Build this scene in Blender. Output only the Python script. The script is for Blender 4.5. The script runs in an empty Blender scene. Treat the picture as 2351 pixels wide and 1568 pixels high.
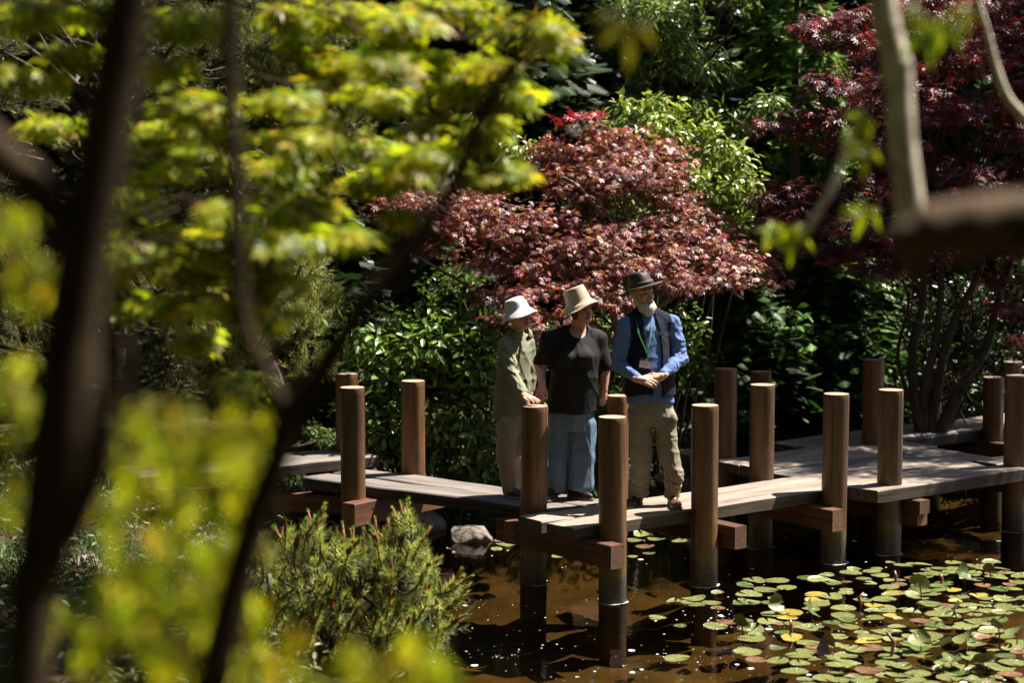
import bpy, math, random
import numpy as np
from mathutils import Vector, Matrix

PI = math.pi
rnd = random.Random(11)
RS = np.random.RandomState(7)

# ------------------------------------------------------------------ camera, sky, sun, exposure
FPX, YH, CAM_H = 4300.0, 395.0, 3.1          # focal length and horizon row, in a 2350 x 1568 frame
PITCH = math.atan((784 - YH) / FPX)
sc = bpy.context.scene
cd = bpy.data.cameras.new('camera')
cam = bpy.data.objects.new('camera', cd)
sc.collection.objects.link(cam)
sc.camera = cam
cam.location = (0, 0, CAM_H)
cam.rotation_euler = (PI / 2 - PITCH, 0, 0)
cd.sensor_width = 36.0
cd.lens = FPX / 2350 * 36
cd.clip_start = 0.1
cd.clip_end = 1000
cd.dof.use_dof = True
cd.dof.focus_distance = 14.3
cd.dof.aperture_fstop = 1.5
cd.dof.aperture_blades = 0

SUN = Vector((0.475, 0.19, 0.86)).normalized()
w = bpy.data.worlds.new('World')
sc.world = w
w.use_nodes = True
wn = w.node_tree.nodes
sky = wn.new('ShaderNodeTexSky')
sky.sky_type = 'NISHITA'
sky.sun_disc = False
sky.sun_elevation = math.asin(SUN.z)
sky.sun_rotation = math.atan2(SUN.x, SUN.y)
wn['Background'].inputs[1].default_value = 0.05
w.node_tree.links.new(sky.outputs[0], wn['Background'].inputs[0])
sd = bpy.data.lights.new('sun', 'SUN')
sd.energy = 5.0
sd.angle = math.radians(0.5)
sd.color = (1.0, 0.93, 0.84)
sun = bpy.data.objects.new('sun', sd)
sc.collection.objects.link(sun)
sun.rotation_euler = (-SUN).to_track_quat('-Z', 'Y').to_euler()
sun.location = (6, 4, 20)
sc.view_settings.view_transform = 'Standard'
sc.view_settings.look = 'None'
sc.view_settings.exposure = 1.45
sc.view_settings.gamma = 1.0
sc.cycles.use_denoising = True
sc.cycles.max_bounces = 8
sc.cycles.transparent_max_bounces = 12
sc.cycles.sample_clamp_indirect = 4.0
sc.cycles.caustics_reflective = False
sc.cycles.caustics_refractive = False

# ------------------------------------------------------------------ placing helpers
def ray(x, y):
    a = (x - 1175) / FPX
    b = (784 - y) / FPX
    d = np.array([a, math.cos(PITCH) + b * math.sin(PITCH), -math.sin(PITCH) + b * math.cos(PITCH)])
    return d / d[1]

def at(x, y, D):
    """the point D metres out whose picture position is (x, y)"""
    r = ray(x, y) * D
    return np.array([r[0], r[1], CAM_H + r[2]])

def atz(x, y, z):
    r = ray(x, y)
    D = (z - CAM_H) / r[2]
    return np.array([r[0] * D, D, z])

# ------------------------------------------------------------------ objects
def link(o, parent=None):
    sc.collection.objects.link(o)
    if parent is not None:
        o.parent = parent
    return o

def tag(o, label=None, cat=None, group=None, kind=None):
    if label: o['label'] = label
    if cat: o['category'] = cat
    if group: o['group'] = group
    if kind: o['kind'] = kind
    return o

def thing(name, label, cat, loc=(0, 0, 0), rz=0.0, group=None):
    o = bpy.data.objects.new(name, None)
    o.empty_display_size = 0.2
    o.location = loc
    o.rotation_euler = (0, 0, rz)
    link(o)
    return tag(o, label, cat, group)

class MB:
    """collects vertices and faces, then links them as one mesh object"""
    def __init__(s):
        s.v = []; s.f = []; s.m = []; s.n = 0
    def add(s, v, f, mi=0):
        b = s.n
        s.v.extend([tuple(p) for p in v])
        s.f.extend([tuple(i + b for i in q) for q in f])
        s.m.extend([mi] * len(f))
        s.n += len(v)
        return s
    def box(s, lo, hi, mi=0):
        x0, y0, z0 = lo; x1, y1, z1 = hi
        v = [(x0, y0, z0), (x1, y0, z0), (x1, y1, z0), (x0, y1, z0), (x0, y0, z1), (x1, y0, z1), (x1, y1, z1), (x0, y1, z1)]
        return s.add(v, [(3, 2, 1, 0), (4, 5, 6, 7), (0, 1, 5, 4), (1, 2, 6, 5), (2, 3, 7, 6), (3, 0, 4, 7)], mi)
    def tube(s, pts, rad, sides=8, mi=0, cap=True):
        v, f = tube_arrays(pts, rad, sides, cap)
        return s.add(v, f, mi)
    def build(s, name, mats, parent=None, smooth=False):
        me = bpy.data.meshes.new(name)
        me.from_pydata(s.v, [], s.f)
        if not isinstance(mats, (list, tuple)): mats = [mats]
        for m in mats: me.materials.append(m)
        if len(mats) > 1: me.polygons.foreach_set('material_index', s.m)
        if smooth: me.polygons.foreach_set('use_smooth', [True] * len(s.f))
        me.update()
        return link(bpy.data.objects.new(name, me), parent)

def tube_arrays(pts, rad, sides=8, cap=True):
    pts = [Vector(p) for p in pts]
    n = len(pts)
    if not hasattr(rad, '__len__'): rad = [rad] * n
    v = []; f = []
    prev = None
    for i, p in enumerate(pts):
        t = (pts[min(i + 1, n - 1)] - pts[max(i - 1, 0)])
        if t.length < 1e-9: t = Vector((0, 0, 1))
        t.normalize()
        if prev is None:
            a = Vector((0, 0, 1)) if abs(t.z) < 0.9 else Vector((1, 0, 0))
            x = t.cross(a).normalized()
        else:
            x = (prev - t * prev.dot(t))
            x = x.normalized() if x.length > 1e-6 else t.cross(Vector((0, 0, 1))).normalized()
        prev = x
        y = t.cross(x)
        for k in range(sides):
            a = 2 * PI * k / sides
            q = p + (x * math.cos(a) + y * math.sin(a)) * rad[i]
            v.append((q.x, q.y, q.z))
    for i in range(n - 1):
        for k in range(sides):
            a = i * sides + k; b = i * sides + (k + 1) % sides
            f.append((a, b, b + sides, a + sides))
    if cap:
        f.append(tuple(range(sides - 1, -1, -1)))
        f.append(tuple((n - 1) * sides + k for k in range(sides)))
    return v, f

def fast_mesh(name, V, F, mats, parent=None, col=None, smooth=False, mi=None):
    """V (n,3) array, F (m,3 or 4) array, col (n,3) point colours"""
    me = bpy.data.meshes.new(name)
    V = np.asarray(V, np.float32); F = np.asarray(F, np.int32)
    k = F.shape[1]
    me.vertices.add(len(V)); me.vertices.foreach_set('co', V.ravel())
    me.loops.add(F.size); me.loops.foreach_set('vertex_index', F.ravel())
    me.polygons.add(len(F))
    me.polygons.foreach_set('loop_start', np.arange(0, F.size, k, dtype=np.int32))
    if smooth: me.polygons.foreach_set('use_smooth', np.ones(len(F), bool))
    if not isinstance(mats, (list, tuple)): mats = [mats]
    for m in mats: me.materials.append(m)
    if mi is not None: me.polygons.foreach_set('material_index', np.asarray(mi, np.int32))
    if col is not None:
        a = me.color_attributes.new('Col', 'FLOAT_COLOR', 'POINT')
        c = np.ones((len(V), 4), np.float32); c[:, :3] = col
        a.data.foreach_set('color', c.ravel())
    me.update(calc_edges=True)
    me.validate()
    return link(bpy.data.objects.new(name, me), parent)

# ------------------------------------------------------------------ materials
def mat(name, col=(0.5, 0.5, 0.5), rough=0.6, spec=0.5):
    m = bpy.data.materials.new(name)
    m.use_nodes = True
    b = m.node_tree.nodes['Principled BSDF']
    b.inputs['Base Color'].default_value = (*col, 1)
    b.inputs['Roughness'].default_value = rough
    b.inputs['Specular IOR Level'].default_value = spec
    return m

def N(m, t, **kw):
    n = m.node_tree.nodes.new(t)
    for k, v in kw.items():
        if k in n.inputs.keys(): n.inputs[k].default_value = v
        else: setattr(n, k, v)
    return n

def L(m, a, b):
    m.node_tree.links.new(a, b)

def coords(m, scale=(1, 1, 1), kind='Object', rot=(0, 0, 0)):
    tc = N(m, 'ShaderNodeTexCoord'); mp = N(m, 'ShaderNodeMapping')
    mp.inputs['Scale'].default_value = scale
    mp.inputs['Rotation'].default_value = rot
    L(m, tc.outputs[kind], mp.inputs['Vector'])
    return mp.outputs[0]

def noise(m, vec, scale=5, detail=5, rough=0.6, dist=0.0):
    n = N(m, 'ShaderNodeTexNoise')
    n.inputs['Scale'].default_value = scale; n.inputs['Detail'].default_value = detail
    n.inputs['Roughness'].default_value = rough; n.inputs['Distortion'].default_value = dist
    if vec is not None: L(m, vec, n.inputs['Vector'])
    return n.outputs['Fac']

def ramp(m, fac, stops):
    r = N(m, 'ShaderNodeValToRGB')
    e = r.color_ramp.elements
    while len(e) < len(stops): e.new(0.5)
    for i, (p, c) in enumerate(stops):
        e[i].position = p
        e[i].color = (*c, 1) if len(c) == 3 else c
    L(m, fac, r.inputs[0])
    return r.outputs[0]

def mixc(m, fac, a, b, mode='MIX'):
    n = N(m, 'ShaderNodeMix'); n.data_type = 'RGBA'; n.blend_type = mode
    if isinstance(fac, (int, float)): n.inputs[0].default_value = fac
    else: L(m, fac, n.inputs[0])
    for s, i in ((a, 6), (b, 7)):
        if isinstance(s, tuple): n.inputs[i].default_value = (*s, 1)
        else: L(m, s, n.inputs[i])
    return n.outputs[2]

def bump(m, h, strength=0.3, dist=0.01):
    b = N(m, 'ShaderNodeBump')
    b.inputs['Strength'].default_value = strength; b.inputs['Distance'].default_value = dist
    L(m, h, b.inputs['Height'])
    return b.outputs[0]

def math_n(m, op, a, b=0.0):
    n = N(m, 'ShaderNodeMath', operation=op)
    for i, s in enumerate((a, b)):
        if isinstance(s, (int, float)): n.inputs[i].default_value = s
        else: L(m, s, n.inputs[i])
    return n.outputs[0]

def BS(m): return m.node_tree.nodes['Principled BSDF']

def leaf_mat(name, gloss=0.45, spec=0.5, trans=0.35, tcol=(1.0, 1.0, 0.6), tgain=1.0):
    m = mat(name, rough=gloss, spec=spec)
    a = N(m, 'ShaderNodeVertexColor'); a.layer_name = 'Col'
    L(m, a.outputs['Color'], BS(m).inputs['Base Color'])
    t = N(m, 'ShaderNodeBsdfTranslucent')
    tc = mixc(m, 1.0, a.outputs['Color'], tuple(c * tgain for c in tcol), 'MULTIPLY')
    L(m, tc, t.inputs['Color'])
    mx = N(m, 'ShaderNodeMixShader'); mx.inputs[0].default_value = trans
    L(m, BS(m).outputs[0], mx.inputs[1]); L(m, t.outputs[0], mx.inputs[2])
    out = m.node_tree.nodes['Material Output']
    L(m, mx.outputs[0], out.inputs['Surface'])
    return m

def bark_mat(name, c1, c2, scale=14):
    m = mat(name, rough=0.85, spec=0.25)
    v = coords(m, (1, 1, 0.25))
    f = noise(m, v, scale, 6, 0.7)
    L(m, ramp(m, f, [(0.3, c1), (0.7, c2)]), BS(m).inputs['Base Color'])
    L(m, bump(m, f, 0.8, 0.01), BS(m).inputs['Normal'])
    return m

def wood_mat(name, dark, light, streak=26.0, along='X', rough=0.75, spec=0.3, crack=0.5, bumps=0.5):
    m = mat(name, rough=rough, spec=spec)
    s = {'X': (0.7, streak, streak), 'Z': (streak, streak, 0.7)}[along]
    v = coords(m, s)
    f = noise(m, v, 1.6, 7, 0.65, 0.3)
    v2 = coords(m, {'X': (0.5, 2.2, 2.2), 'Z': (2.2, 2.2, 0.6)}[along])
    g = noise(m, v2, 2.0, 4)
    oi = N(m, 'ShaderNodeObjectInfo')
    col = ramp(m, f, [(0.25, dark), (0.62, light)])
    tone = ramp(m, g, [(0.3, (0.62, 0.62, 0.64)), (0.7, (1.1, 1.08, 1.05))])
    col = mixc(m, 1.0, col, tone, 'MULTIPLY')
    v3 = coords(m, {'X': (0.35, 30, 30), 'Z': (30, 30, 0.35)}[along])
    ck = noise(m, v3, 0.9, 3, 0.5)
    cr = ramp(m, ck, [(0.30, (crack, crack, crack)), (0.36, (1, 1, 1))])
    col = mixc(m, 1.0, col, cr, 'MULTIPLY')
    rr = ramp(m, oi.outputs['Random'], [(0.0, (0.68, 0.70, 0.74)), (0.5, (1.0, 0.96, 0.94)), (1.0, (1.16, 1.10, 1.02))])
    col = mixc(m, 1.0, col, rr, 'MULTIPLY')
    L(m, col, BS(m).inputs['Base Color'])
    h = mixc(m, 0.5, f, cr)
    L(m, bump(m, h, bumps, 0.006), BS(m).inputs['Normal'])
    return m, col

# ------------------------------------------------------------------ leaves scattered as small meshes
def rot_from_normal(nrm, spin):
    """(n,3) normals and spins -> (n,3,3) frames: columns x (tip direction), y, z (normal)"""
    nrm = nrm / np.maximum(np.linalg.norm(nrm, axis=1, keepdims=True), 1e-9)
    a = np.where(np.abs(nrm[:, 2:3]) < 0.9, np.array([[0, 0, 1.0]]), np.array([[1.0, 0, 0]]))
    x = np.cross(a, nrm); x /= np.linalg.norm(x, axis=1, keepdims=True)
    y = np.cross(nrm, x)
    c = np.cos(spin)[:, None]; s = np.sin(spin)[:, None]
    X = x * c + y * s
    Y = -x * s + y * c
    return np.stack([X, Y, nrm], axis=2)

def frame_dir(d, nrm):
    """frames whose x runs along d with the normal near nrm"""
    d = d / np.maximum(np.linalg.norm(d, axis=1, keepdims=True), 1e-9)
    z = nrm - d * np.sum(nrm * d, axis=1, keepdims=True)
    ln = np.linalg.norm(z, axis=1, keepdims=True)
    z = np.where(ln > 1e-4, z / np.maximum(ln, 1e-9), np.array([[0.577, 0.577, 0.577]]))
    y = np.cross(z, d)
    return np.stack([d, y, z], axis=2)

def scatter(tv, tf, pts, R, scl, col):
    """copies of one leaf template -> V, F, C arrays"""
    tv = np.asarray(tv, float); tf = np.asarray(tf)
    n = len(pts); k = len(tv)
    if np.ndim(scl) == 1: scl = scl[:, None, None]
    V = np.einsum('nij,nkj->nki', R, tv[None] * scl) + pts[:, None, :]
    F = tf[None] + (np.arange(n) * k)[:, None, None]
    C = np.repeat(col[:, None, :], k, axis=1)
    return V.reshape(-1, 3), F.reshape(-1, tf.shape[1]), C.reshape(-1, 3)

def join(parts):
    V = []; F = []; C = []; b = 0
    for v, f, c in parts:
        V.append(v); F.append(f + b); C.append(c); b += len(v)
    return np.concatenate(V), np.concatenate(F), np.concatenate(C)

def palmate(lobes=7, narrow=0.13, droop=0.25, spread=2.35):
    v = [(0, 0, 0)]; f = []
    for i in range(lobes):
        a = -spread / 1 + 2 * spread * i / (lobes - 1)
        ln = 1.0 - 0.5 * abs(a / spread) ** 1.6
        ca, sa = math.cos(a), math.sin(a)
        m = 0.5 * ln; wd = narrow * ln * 1.1
        b = len(v)
        v += [(ca * m - sa * wd, sa * m + ca * wd, -0.04), (ca * ln, sa * ln, -droop * ln), (ca * m + sa * wd, sa * m - ca * wd, -0.04)]
        f += [(0, b + 2, b + 1), (0, b + 1, b)]
    return np.array(v), np.array(f)

PALM7 = palmate()
PALM5 = palmate(5, 0.15, 0.3, 1.9)
PALMB = palmate(5, 0.2, 0.2, 1.7)
OVAL = (np.array([(0, 0, 0), (0.35, 0.2, 0.06), (0.72, 0.17, 0.03), (1, 0, -0.1), (0.72, -0.17, 0.03), (0.35, -0.2, 0.06), (0.5, 0, -0.02)]),
        np.array([(0, 6, 1), (1, 6, 2), (2, 6, 3), (3, 6, 4), (4, 6, 5), (5, 6, 0)]))
LANCE = (np.array([(0, 0, 0), (0.45, 0.11, 0.03), (1, 0, -0.12), (0.45, -0.11, 0.03)]), np.array([(0, 3, 1), (1, 3, 2)]))
NEEDLE = (np.array([(0, 0.022, 0), (0, -0.022, 0), (1, 0, 0)]), np.array([(0, 1, 2)]))
def spray_t():
    v = []; f = []
    for i in range(9):
        t = i / 8
        ln = 0.42 * (1 - 0.75 * t) + 0.06
        for s in (-1, 1):
            b = len(v)
            x = t * 0.85; y = 0
            v += [(x - 0.05, 0, 0), (x + 0.10, 0, 0), (x + 0.28 * ln / 0.42, s * ln, -0.06)]
            f += [(b, b + 1, b + 2)]
    b = len(v)
    v += [(0, -0.012, 0), (0, 0.012, 0), (1, 0, -0.08)]; f += [(b, b + 1, b + 2)]
    return np.array(v), np.array(f)
SPRAY = spray_t()

def jitter_cols(n, base, var=0.25, alt=None, palt=0.0):
    base = np.asarray(base, float)
    if base.ndim == 1: base = np.repeat(base[None], n, 0)
    c = base * (1 + RS.uniform(-var, var, (n, 1))) * (1 + RS.uniform(-0.1, 0.1, (n, 3)))
    if alt is not None:
        k = RS.rand(n) < palt
        alt = np.asarray(alt)
        pick = alt[RS.randint(0, len(alt), k.sum())]
        c[k] = pick * (1 + RS.uniform(-0.2, 0.2, (k.sum(), 1)))
    return np.clip(c, 0.002, 1)

def unit(n):
    v = RS.normal(size=(n, 3)); return v / np.linalg.norm(v, axis=1, keepdims=True)
# ------------------------------------------------------------------ ground, pond
POND = np.array([(-0.7, 3.0), (-0.75, 9.8), (-1.0, 11.0), (-1.5, 11.9), (-2.15, 12.6), (-2.3, 13.6), (-2.25, 14.6), (-2.0, 15.4), (-1.45, 16.15),
                 (-0.5, 16.3), (0.35, 16.2), (1.0, 17.0), (1.7, 18.3), (3.0, 19.4), (5.0, 20.4), (8.0, 21.5), (16, 21.5), (16, 3.0)])

def pond_sd(x, y):
    """signed distance to the shore, negative over the water"""
    p = np.stack([x, y], -1)
    d = np.full(x.shape, 1e9); inside = np.zeros(x.shape, bool)
    n = len(POND)
    for i in range(n):
        a = POND[i]; b = POND[(i + 1) % n]
        ab = b - a; t = np.clip(((p - a) @ ab) / (ab @ ab), 0, 1)
        q = a + t[..., None] * ab
        d = np.minimum(d, np.linalg.norm(p - q, axis=-1))
        c = ((a[1] > y) != (b[1] > y)) & (x < (b[0] - a[0]) * (y - a[1]) / (b[1] - a[1] + 1e-12) + a[0])
        inside ^= c
    return np.where(inside, -d, d)

def sstep(a, b, x):
    t = np.clip((x - a) / (b - a), 0, 1); return t * t * (3 - 2 * t)

def ground_z(x, y):
    x = np.asarray(x, float); y = np.asarray(y, float)
    d = pond_sd(x, y) + 0.10 * np.sin(x * 3.1 + 1) * np.cos(y * 2.7)
    z = np.where(d < 0, -0.42 * sstep(0, 0.9, -d) - 0.02, 0.06 + 0.22 * sstep(0, 0.7, d) + 0.1 * sstep(0.7, 3, d))
    z = z + 1.25 * sstep(9.0, 4.5, y) * sstep(0.0, 2.5, d)
    z = z + sstep(18, 40, y) * 5.0 * sstep(0, 4, d)
    z = z + 0.035 * np.sin(x * 5.3) * np.sin(y * 4.7 + 1.3) + 0.02 * np.sin(x * 11.7 + y * 9.1)
    return z

gx = np.concatenate([np.linspace(-400, -14, 14), np.arange(-13, 16, 0.16), np.linspace(17, 400, 14)])
gy = np.concatenate([np.linspace(-300, -2, 10), np.arange(-1, 27, 0.16), np.linspace(28, 500, 16)])
X, Y = np.meshgrid(gx, gy, indexing='ij')
Z = ground_z(X, Y)
V = np.stack([X, Y, Z], -1).reshape(-1, 3)
nx, ny = len(gx), len(gy)
I, J = np.meshgrid(np.arange(nx - 1), np.arange(ny - 1), indexing='ij')
a = (I * ny + J).ravel()
F = np.stack([a, a + ny, a + ny + 1, a + 1], 1)

m_ground = mat('soil', rough=0.95, spec=0.15)
v = coords(m_ground)
n1 = noise(m_ground, v, 1.6, 6); n2 = noise(m_ground, v, 22, 6, 0.75)
c1 = ramp(m_ground, n2, [(0.3, (0.022, 0.014, 0.008)), (0.55, (0.085, 0.055, 0.03)), (0.75, (0.17, 0.12, 0.07))])
c2 = ramp(m_ground, n2, [(0.3, (0.012, 0.02, 0.006)), (0.7, (0.05, 0.075, 0.018))])
sepz = N(m_ground, 'ShaderNodeSeparateXYZ')
L(m_ground, coords(m_ground), sepz.inputs[0])
mudc = ramp(m_ground, n1, [(0.3, (0.07, 0.062, 0.040)), (0.5, (0.14, 0.118, 0.070)), (0.72, (0.22, 0.19, 0.11))])
under = math_n(m_ground, 'LESS_THAN', sepz.outputs['Z'], 0.0)
land = mixc(m_ground, ramp(m_ground, n1, [(0.42, (0, 0, 0)), (0.58, (1, 1, 1))]), c1, c2)
L(m_ground, mixc(m_ground, under, land, mudc), BS(m_ground).inputs['Base Color'])
L(m_ground, bump(m_ground, n2, 1.0, 0.03), BS(m_ground).inputs['Normal'])
g = fast_mesh('ground', V, F, m_ground, smooth=True)
tag(g, kind='structure')

# water: a clear brown sheet over the muddy bed, mirror-like at this low angle
m_water = bpy.data.materials.new('pond_water'); m_water.use_nodes = True
m_water.node_tree.nodes.remove(BS(m_water))
out = m_water.node_tree.nodes['Material Output']
tr = N(m_water, 'ShaderNodeBsdfTransparent')
vw = coords(m_water, (1, 1, 1))
murk = noise(m_water, vw, 0.9, 4)
L(m_water, ramp(m_water, murk, [(0.3, (0.46, 0.35, 0.19)), (0.7, (0.60, 0.47, 0.28))]), tr.inputs[0])
gl = N(m_water, 'ShaderNodeBsdfGlossy'); gl.inputs['Roughness'].default_value = 0.02
gl.inputs['Color'].default_value = (0.9, 0.9, 0.9, 1)
fr = N(m_water, 'ShaderNodeFresnel'); fr.inputs['IOR'].default_value = 1.33
w1 = noise(m_water, coords(m_water, (5.0, 9.0, 1)), 1.0, 3, 0.5, 0.4)
w2 = noise(m_water, coords(m_water, (28.0, 45.0, 1)), 1.0, 2, 0.5)
hh = math_n(m_water, 'ADD', w1, math_n(m_water, 'MULTIPLY', w2, 0.12))
bn = bump(m_water, hh, 0.10, 0.02)
L(m_water, bn, gl.inputs['Normal'])
mx = N(m_water, 'ShaderNodeMixShader')
L(m_water, fr.outputs[0], mx.inputs[0]); L(m_water, tr.outputs[0], mx.inputs[1]); L(m_water, gl.outputs[0], mx.inputs[2])
L(m_water, mx.outputs[0], out.inputs['Surface'])
b = MB(); b.add([(-4, 2.5, 0), (18, 2.5, 0), (18, 22.5, 0), (-4, 22.5, 0)], [(0, 1, 2, 3)])
tag(b.build('water', m_water), kind='structure')

# ------------------------------------------------------------------ boardwalk
m_plank, _c = wood_mat('weathered_plank', (0.12, 0.095, 0.08), (0.37, 0.32, 0.27), 24, 'X', 0.8, 0.25, 0.3, 0.8)
m_end, _c = wood_mat('plank_side', (0.05, 0.042, 0.036), (0.16, 0.135, 0.11), 18, 'X', 0.9, 0.2, 0.4, 1.0)
m_beam, _c = wood_mat('stained_beam', (0.06, 0.024, 0.013), (0.17, 0.075, 0.04), 14, 'X', 0.65, 0.35, 0.6, 0.4)
m_beamend, _c = wood_mat('beam_end', (0.12, 0.06, 0.035), (0.30, 0.17, 0.11), 40, 'X', 0.8, 0.3, 0.5, 0.6)
m_post, pc = wood_mat('stained_post', (0.024, 0.011, 0.005), (0.235, 0.118, 0.042), 9, 'Z', 0.5, 0.5, 0.35, 0.35)
sp = N(m_post, 'ShaderNodeSeparateXYZ')
geo = N(m_post, 'ShaderNodeNewGeometry'); L(m_post, geo.outputs['Position'], sp.inputs[0])
zn = math_n(m_post, 'ADD', sp.outputs['Z'], math_n(m_post, 'MULTIPLY', math_n(m_post, 'SUBTRACT', noise(m_post, coords(m_post, (1, 1, 1)), 7, 5), 0.5), 0.22))
wet = ramp(m_post, zn, [(0.10, (1, 1, 1)), (0.24, (0, 0, 0))])
alg = ramp(m_post, zn, [(0.16, (0, 0, 0)), (0.24, (1, 1, 1)), (0.34, (0, 0, 0))])
spk = ramp(m_post, noise(m_post, coords(m_post), 46, 3, 0.8), [(0.60, (0, 0, 0)), (0.68, (1, 1, 1))])
pcc = mixc(m_post, wet, pc, (0.045, 0.036, 0.022))
pcc = mixc(m_post, math_n(m_post, 'MULTIPLY', alg, 0.55), pcc, (0.12, 0.11, 0.03))
below = math_n(m_post, 'LESS_THAN', sp.outputs['Z'], 0.3)
pcc = mixc(m_post, math_n(m_post, 'MULTIPLY', math_n(m_post, 'MULTIPLY', spk, below), 0.6), pcc, (0.34, 0.28, 0.20))
ck2 = ramp(m_post, noise(m_post, coords(m_post, (16, 16, 0.28)), 1.3, 3, 0.5, 0.15), [(0.335, (0.12, 0.10, 0.09)), (0.36, (1, 1, 1))])
pcc = mixc(m_post, 1.0, pcc, ck2, 'MULTIPLY')
kn = N(m_post, 'ShaderNodeTexVoronoi'); kn.inputs['Scale'].default_value = 2.6; L(m_post, coords(m_post, (1.6, 1.6, 1)), kn.inputs['Vector'])
knr = ramp(m_post, kn.outputs['Distance'], [(0.045, (0.22, 0.16, 0.13)), (0.075, (1, 1, 1))])
pcc = mixc(m_post, 1.0, pcc, knr, 'MULTIPLY')
gw = ramp(m_post, noise(m_post, coords(m_post, (3, 3, 1.2)), 2.2, 6, 0.7), [(0.55, (0, 0, 0)), (0.75, (1, 1, 1))])
pcc = mixc(m_post, math_n(m_post, 'MULTIPLY', gw, 0.45), pcc, (0.20, 0.155, 0.115))
L(m_post, pcc, BS(m_post).inputs['Base Color'])
m_top = mat('post_cut_end', rough=0.7, spec=0.3)
vt = coords(m_top)
rings = N(m_top, 'ShaderNodeTexWave'); rings.wave_type = 'RINGS'; rings.rings_direction = 'Z'
rings.inputs['Scale'].default_value = 30; rings.inputs['Distortion'].default_value = 2.0
L(m_top, vt, rings.inputs['Vector'])
L(m_top, mixc(m_top, noise(m_top, vt, 14, 5), ramp(m_top, rings.outputs['Fac'], [(0, (0.20, 0.12, 0.075)), (1, (0.40, 0.27, 0.19))]), (0.46, 0.33, 0.25)), BS(m_top).inputs['Base Color'])

m_nail = mat('nail_head', (0.03, 0.025, 0.02), 0.6)
BW = thing('boardwalk', 'zigzag timber boardwalk with round stained posts crossing the pond', 'boardwalk', (0, 0, 0))

UA = math.radians(37.5)
def uv(s, t, O=(0.04, 13.67), a=UA):
    u = (math.cos(a), math.sin(a)); vv = (math.sin(a), -math.cos(a))
    return (O[0] + u[0] * s + vv[0] * t, O[1] + u[1] * s + vv[1] * t)

def plank(c, z, th=0.09, seed=0, notch=None, name='plank'):
    """c: four corners (front-left, front-right, back-right, back-left) in plan"""
    r = random.Random(seed)
    A, B, C2, D = [Vector((p[0], p[1])) for p in c]
    mid = (A + B + C2 + D) / 4
    ax = math.atan2((B - A).y, (B - A).x)
    R = Matrix.Rotation(-ax, 2)
    q = [R @ (p - mid) for p in (A, B, C2, D)]
    n = 26
    top = []; V = []; F = []
    ph = [r.uniform(0, 6) for _ in range(6)]
    for i in range(n + 1):
        t = i / n
        f = q[0].lerp(q[1], t); k = q[3].lerp(q[2], t)
        wob = 0.004 * math.sin(t * 17 + ph[0]) + 0.003 * math.sin(t * 41 + ph[1])
        wb2 = 0.004 * math.sin(t * 13 + ph[2]) + 0.003 * math.sin(t * 37 + ph[3])
        bev = 0.009
        zz = 0.005 * math.sin(t * 7 + ph[4]) + 0.002 * math.sin(t * 23 + ph[5])
        y0 = f.y + wob; y1 = k.y + wb2
        x0 = f.x; x1 = k.x
        # round the plank ends off slightly, as sawn timber wears
        e = 0.012 * (1 if i in (0, n) else 0)
        ring = [(x0, y0 + e, -th), (x0, y0 + e, -bev + zz - e * .3), (x0, y0 + bev + e, zz - e * .3), ((x0 * 2 + x1) / 3, y0 + (y1 - y0) / 3, zz + 0.001 - e * .3),
                ((x0 + 2 * x1) / 3, y0 + (y1 - y0) * 2 / 3, zz - e * .3), (x1, y1 - bev - e, zz - e * .3), (x1, y1 - e, -bev + zz - e * .3), (x1, y1 - e, -th)]
        V += ring
    b = MB()
    Ft = []; Fs = []
    for i in range(n):
        for k in range(7):
            a0 = i * 8 + k; b0 = a0 + 8
            fc = (a0, b0, b0 + 1, a0 + 1)
            (Ft if 1 <= k <= 5 else Fs).append(fc)
        Fs.append((i * 8 + 7, i * 8 + 15, i * 8 + 8, i * 8))
    Fs.append(tuple(range(8))); Fs.append(tuple(n * 8 + 7 - k for k in range(8)))
    b.v = V; b.f = Ft + Fs; b.m = [0] * len(Ft) + [1] * len(Fs); b.n = len(V)
    for tx in (.035, .34, .36, .66, .965):
        for ty in (.25, .75):
            f = q[0].lerp(q[1], tx); k_ = q[3].lerp(q[2], tx); c_ = f.lerp(k_, ty)
            b.add([(c_.x + .0065 * math.cos(a_), c_.y + .0065 * math.sin(a_), .0065) for a_ in np.linspace(0, 2 * PI, 9)[:-1]], [tuple(range(8))], 2)
    o = b.build(name, [m_plank, m_end, m_nail], BW)
    o.location = (mid.x, mid.y, z + r.uniform(-0.003, 0.003)); o.rotation_euler = (r.uniform(-.004, .004), 0, ax)
    bpy.context.view_layer.update()
    return o

ZD = 0.57
def run(s0, s1, t0, t1, sd, z=ZD, th=0.09, O=(0.04, 13.67), a=UA, sk0=0.0, sk1=0.0):
    g = 0.009
    plank([uv(s0 + sk0, t1 - g, O, a), uv(s1 + sk1, t1 - g, O, a), uv(s1, t0 + g, O, a), uv(s0, t0 + g, O, a)], z, th, sd)

# first run, two planks from the front post; a worn rounded front corner
run(0.0, 5.12, -0.01, 0.31, 1)
run(0.015, 4.75, 0.31, 0.625, 2, th=0.092, sk0=0.03, sk1=-0.1)
# wide middle platform behind it, planks of staggered length
run(3.02, 5.3, -1.10, -0.74, 3); run(2.99, 5.22, -0.74, -0.38, 4); run(2.95, 5.18, -0.38, -0.02, 5)
# far run
run(4.2, 8.9, -1.58, -1.23, 6, th=0.085); run(4.25, 8.9, -1.23, -0.89, 7, th=0.1)
# right-hand run, one broad plank forward of the first run, with its neighbour beyond
run(2.86, 8.6, 0.635, 0.93, 8, th=0.1, sk0=0.06)
run(4.80, 8.6, 0.33, 0.628, 9, th=0.095)
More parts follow.
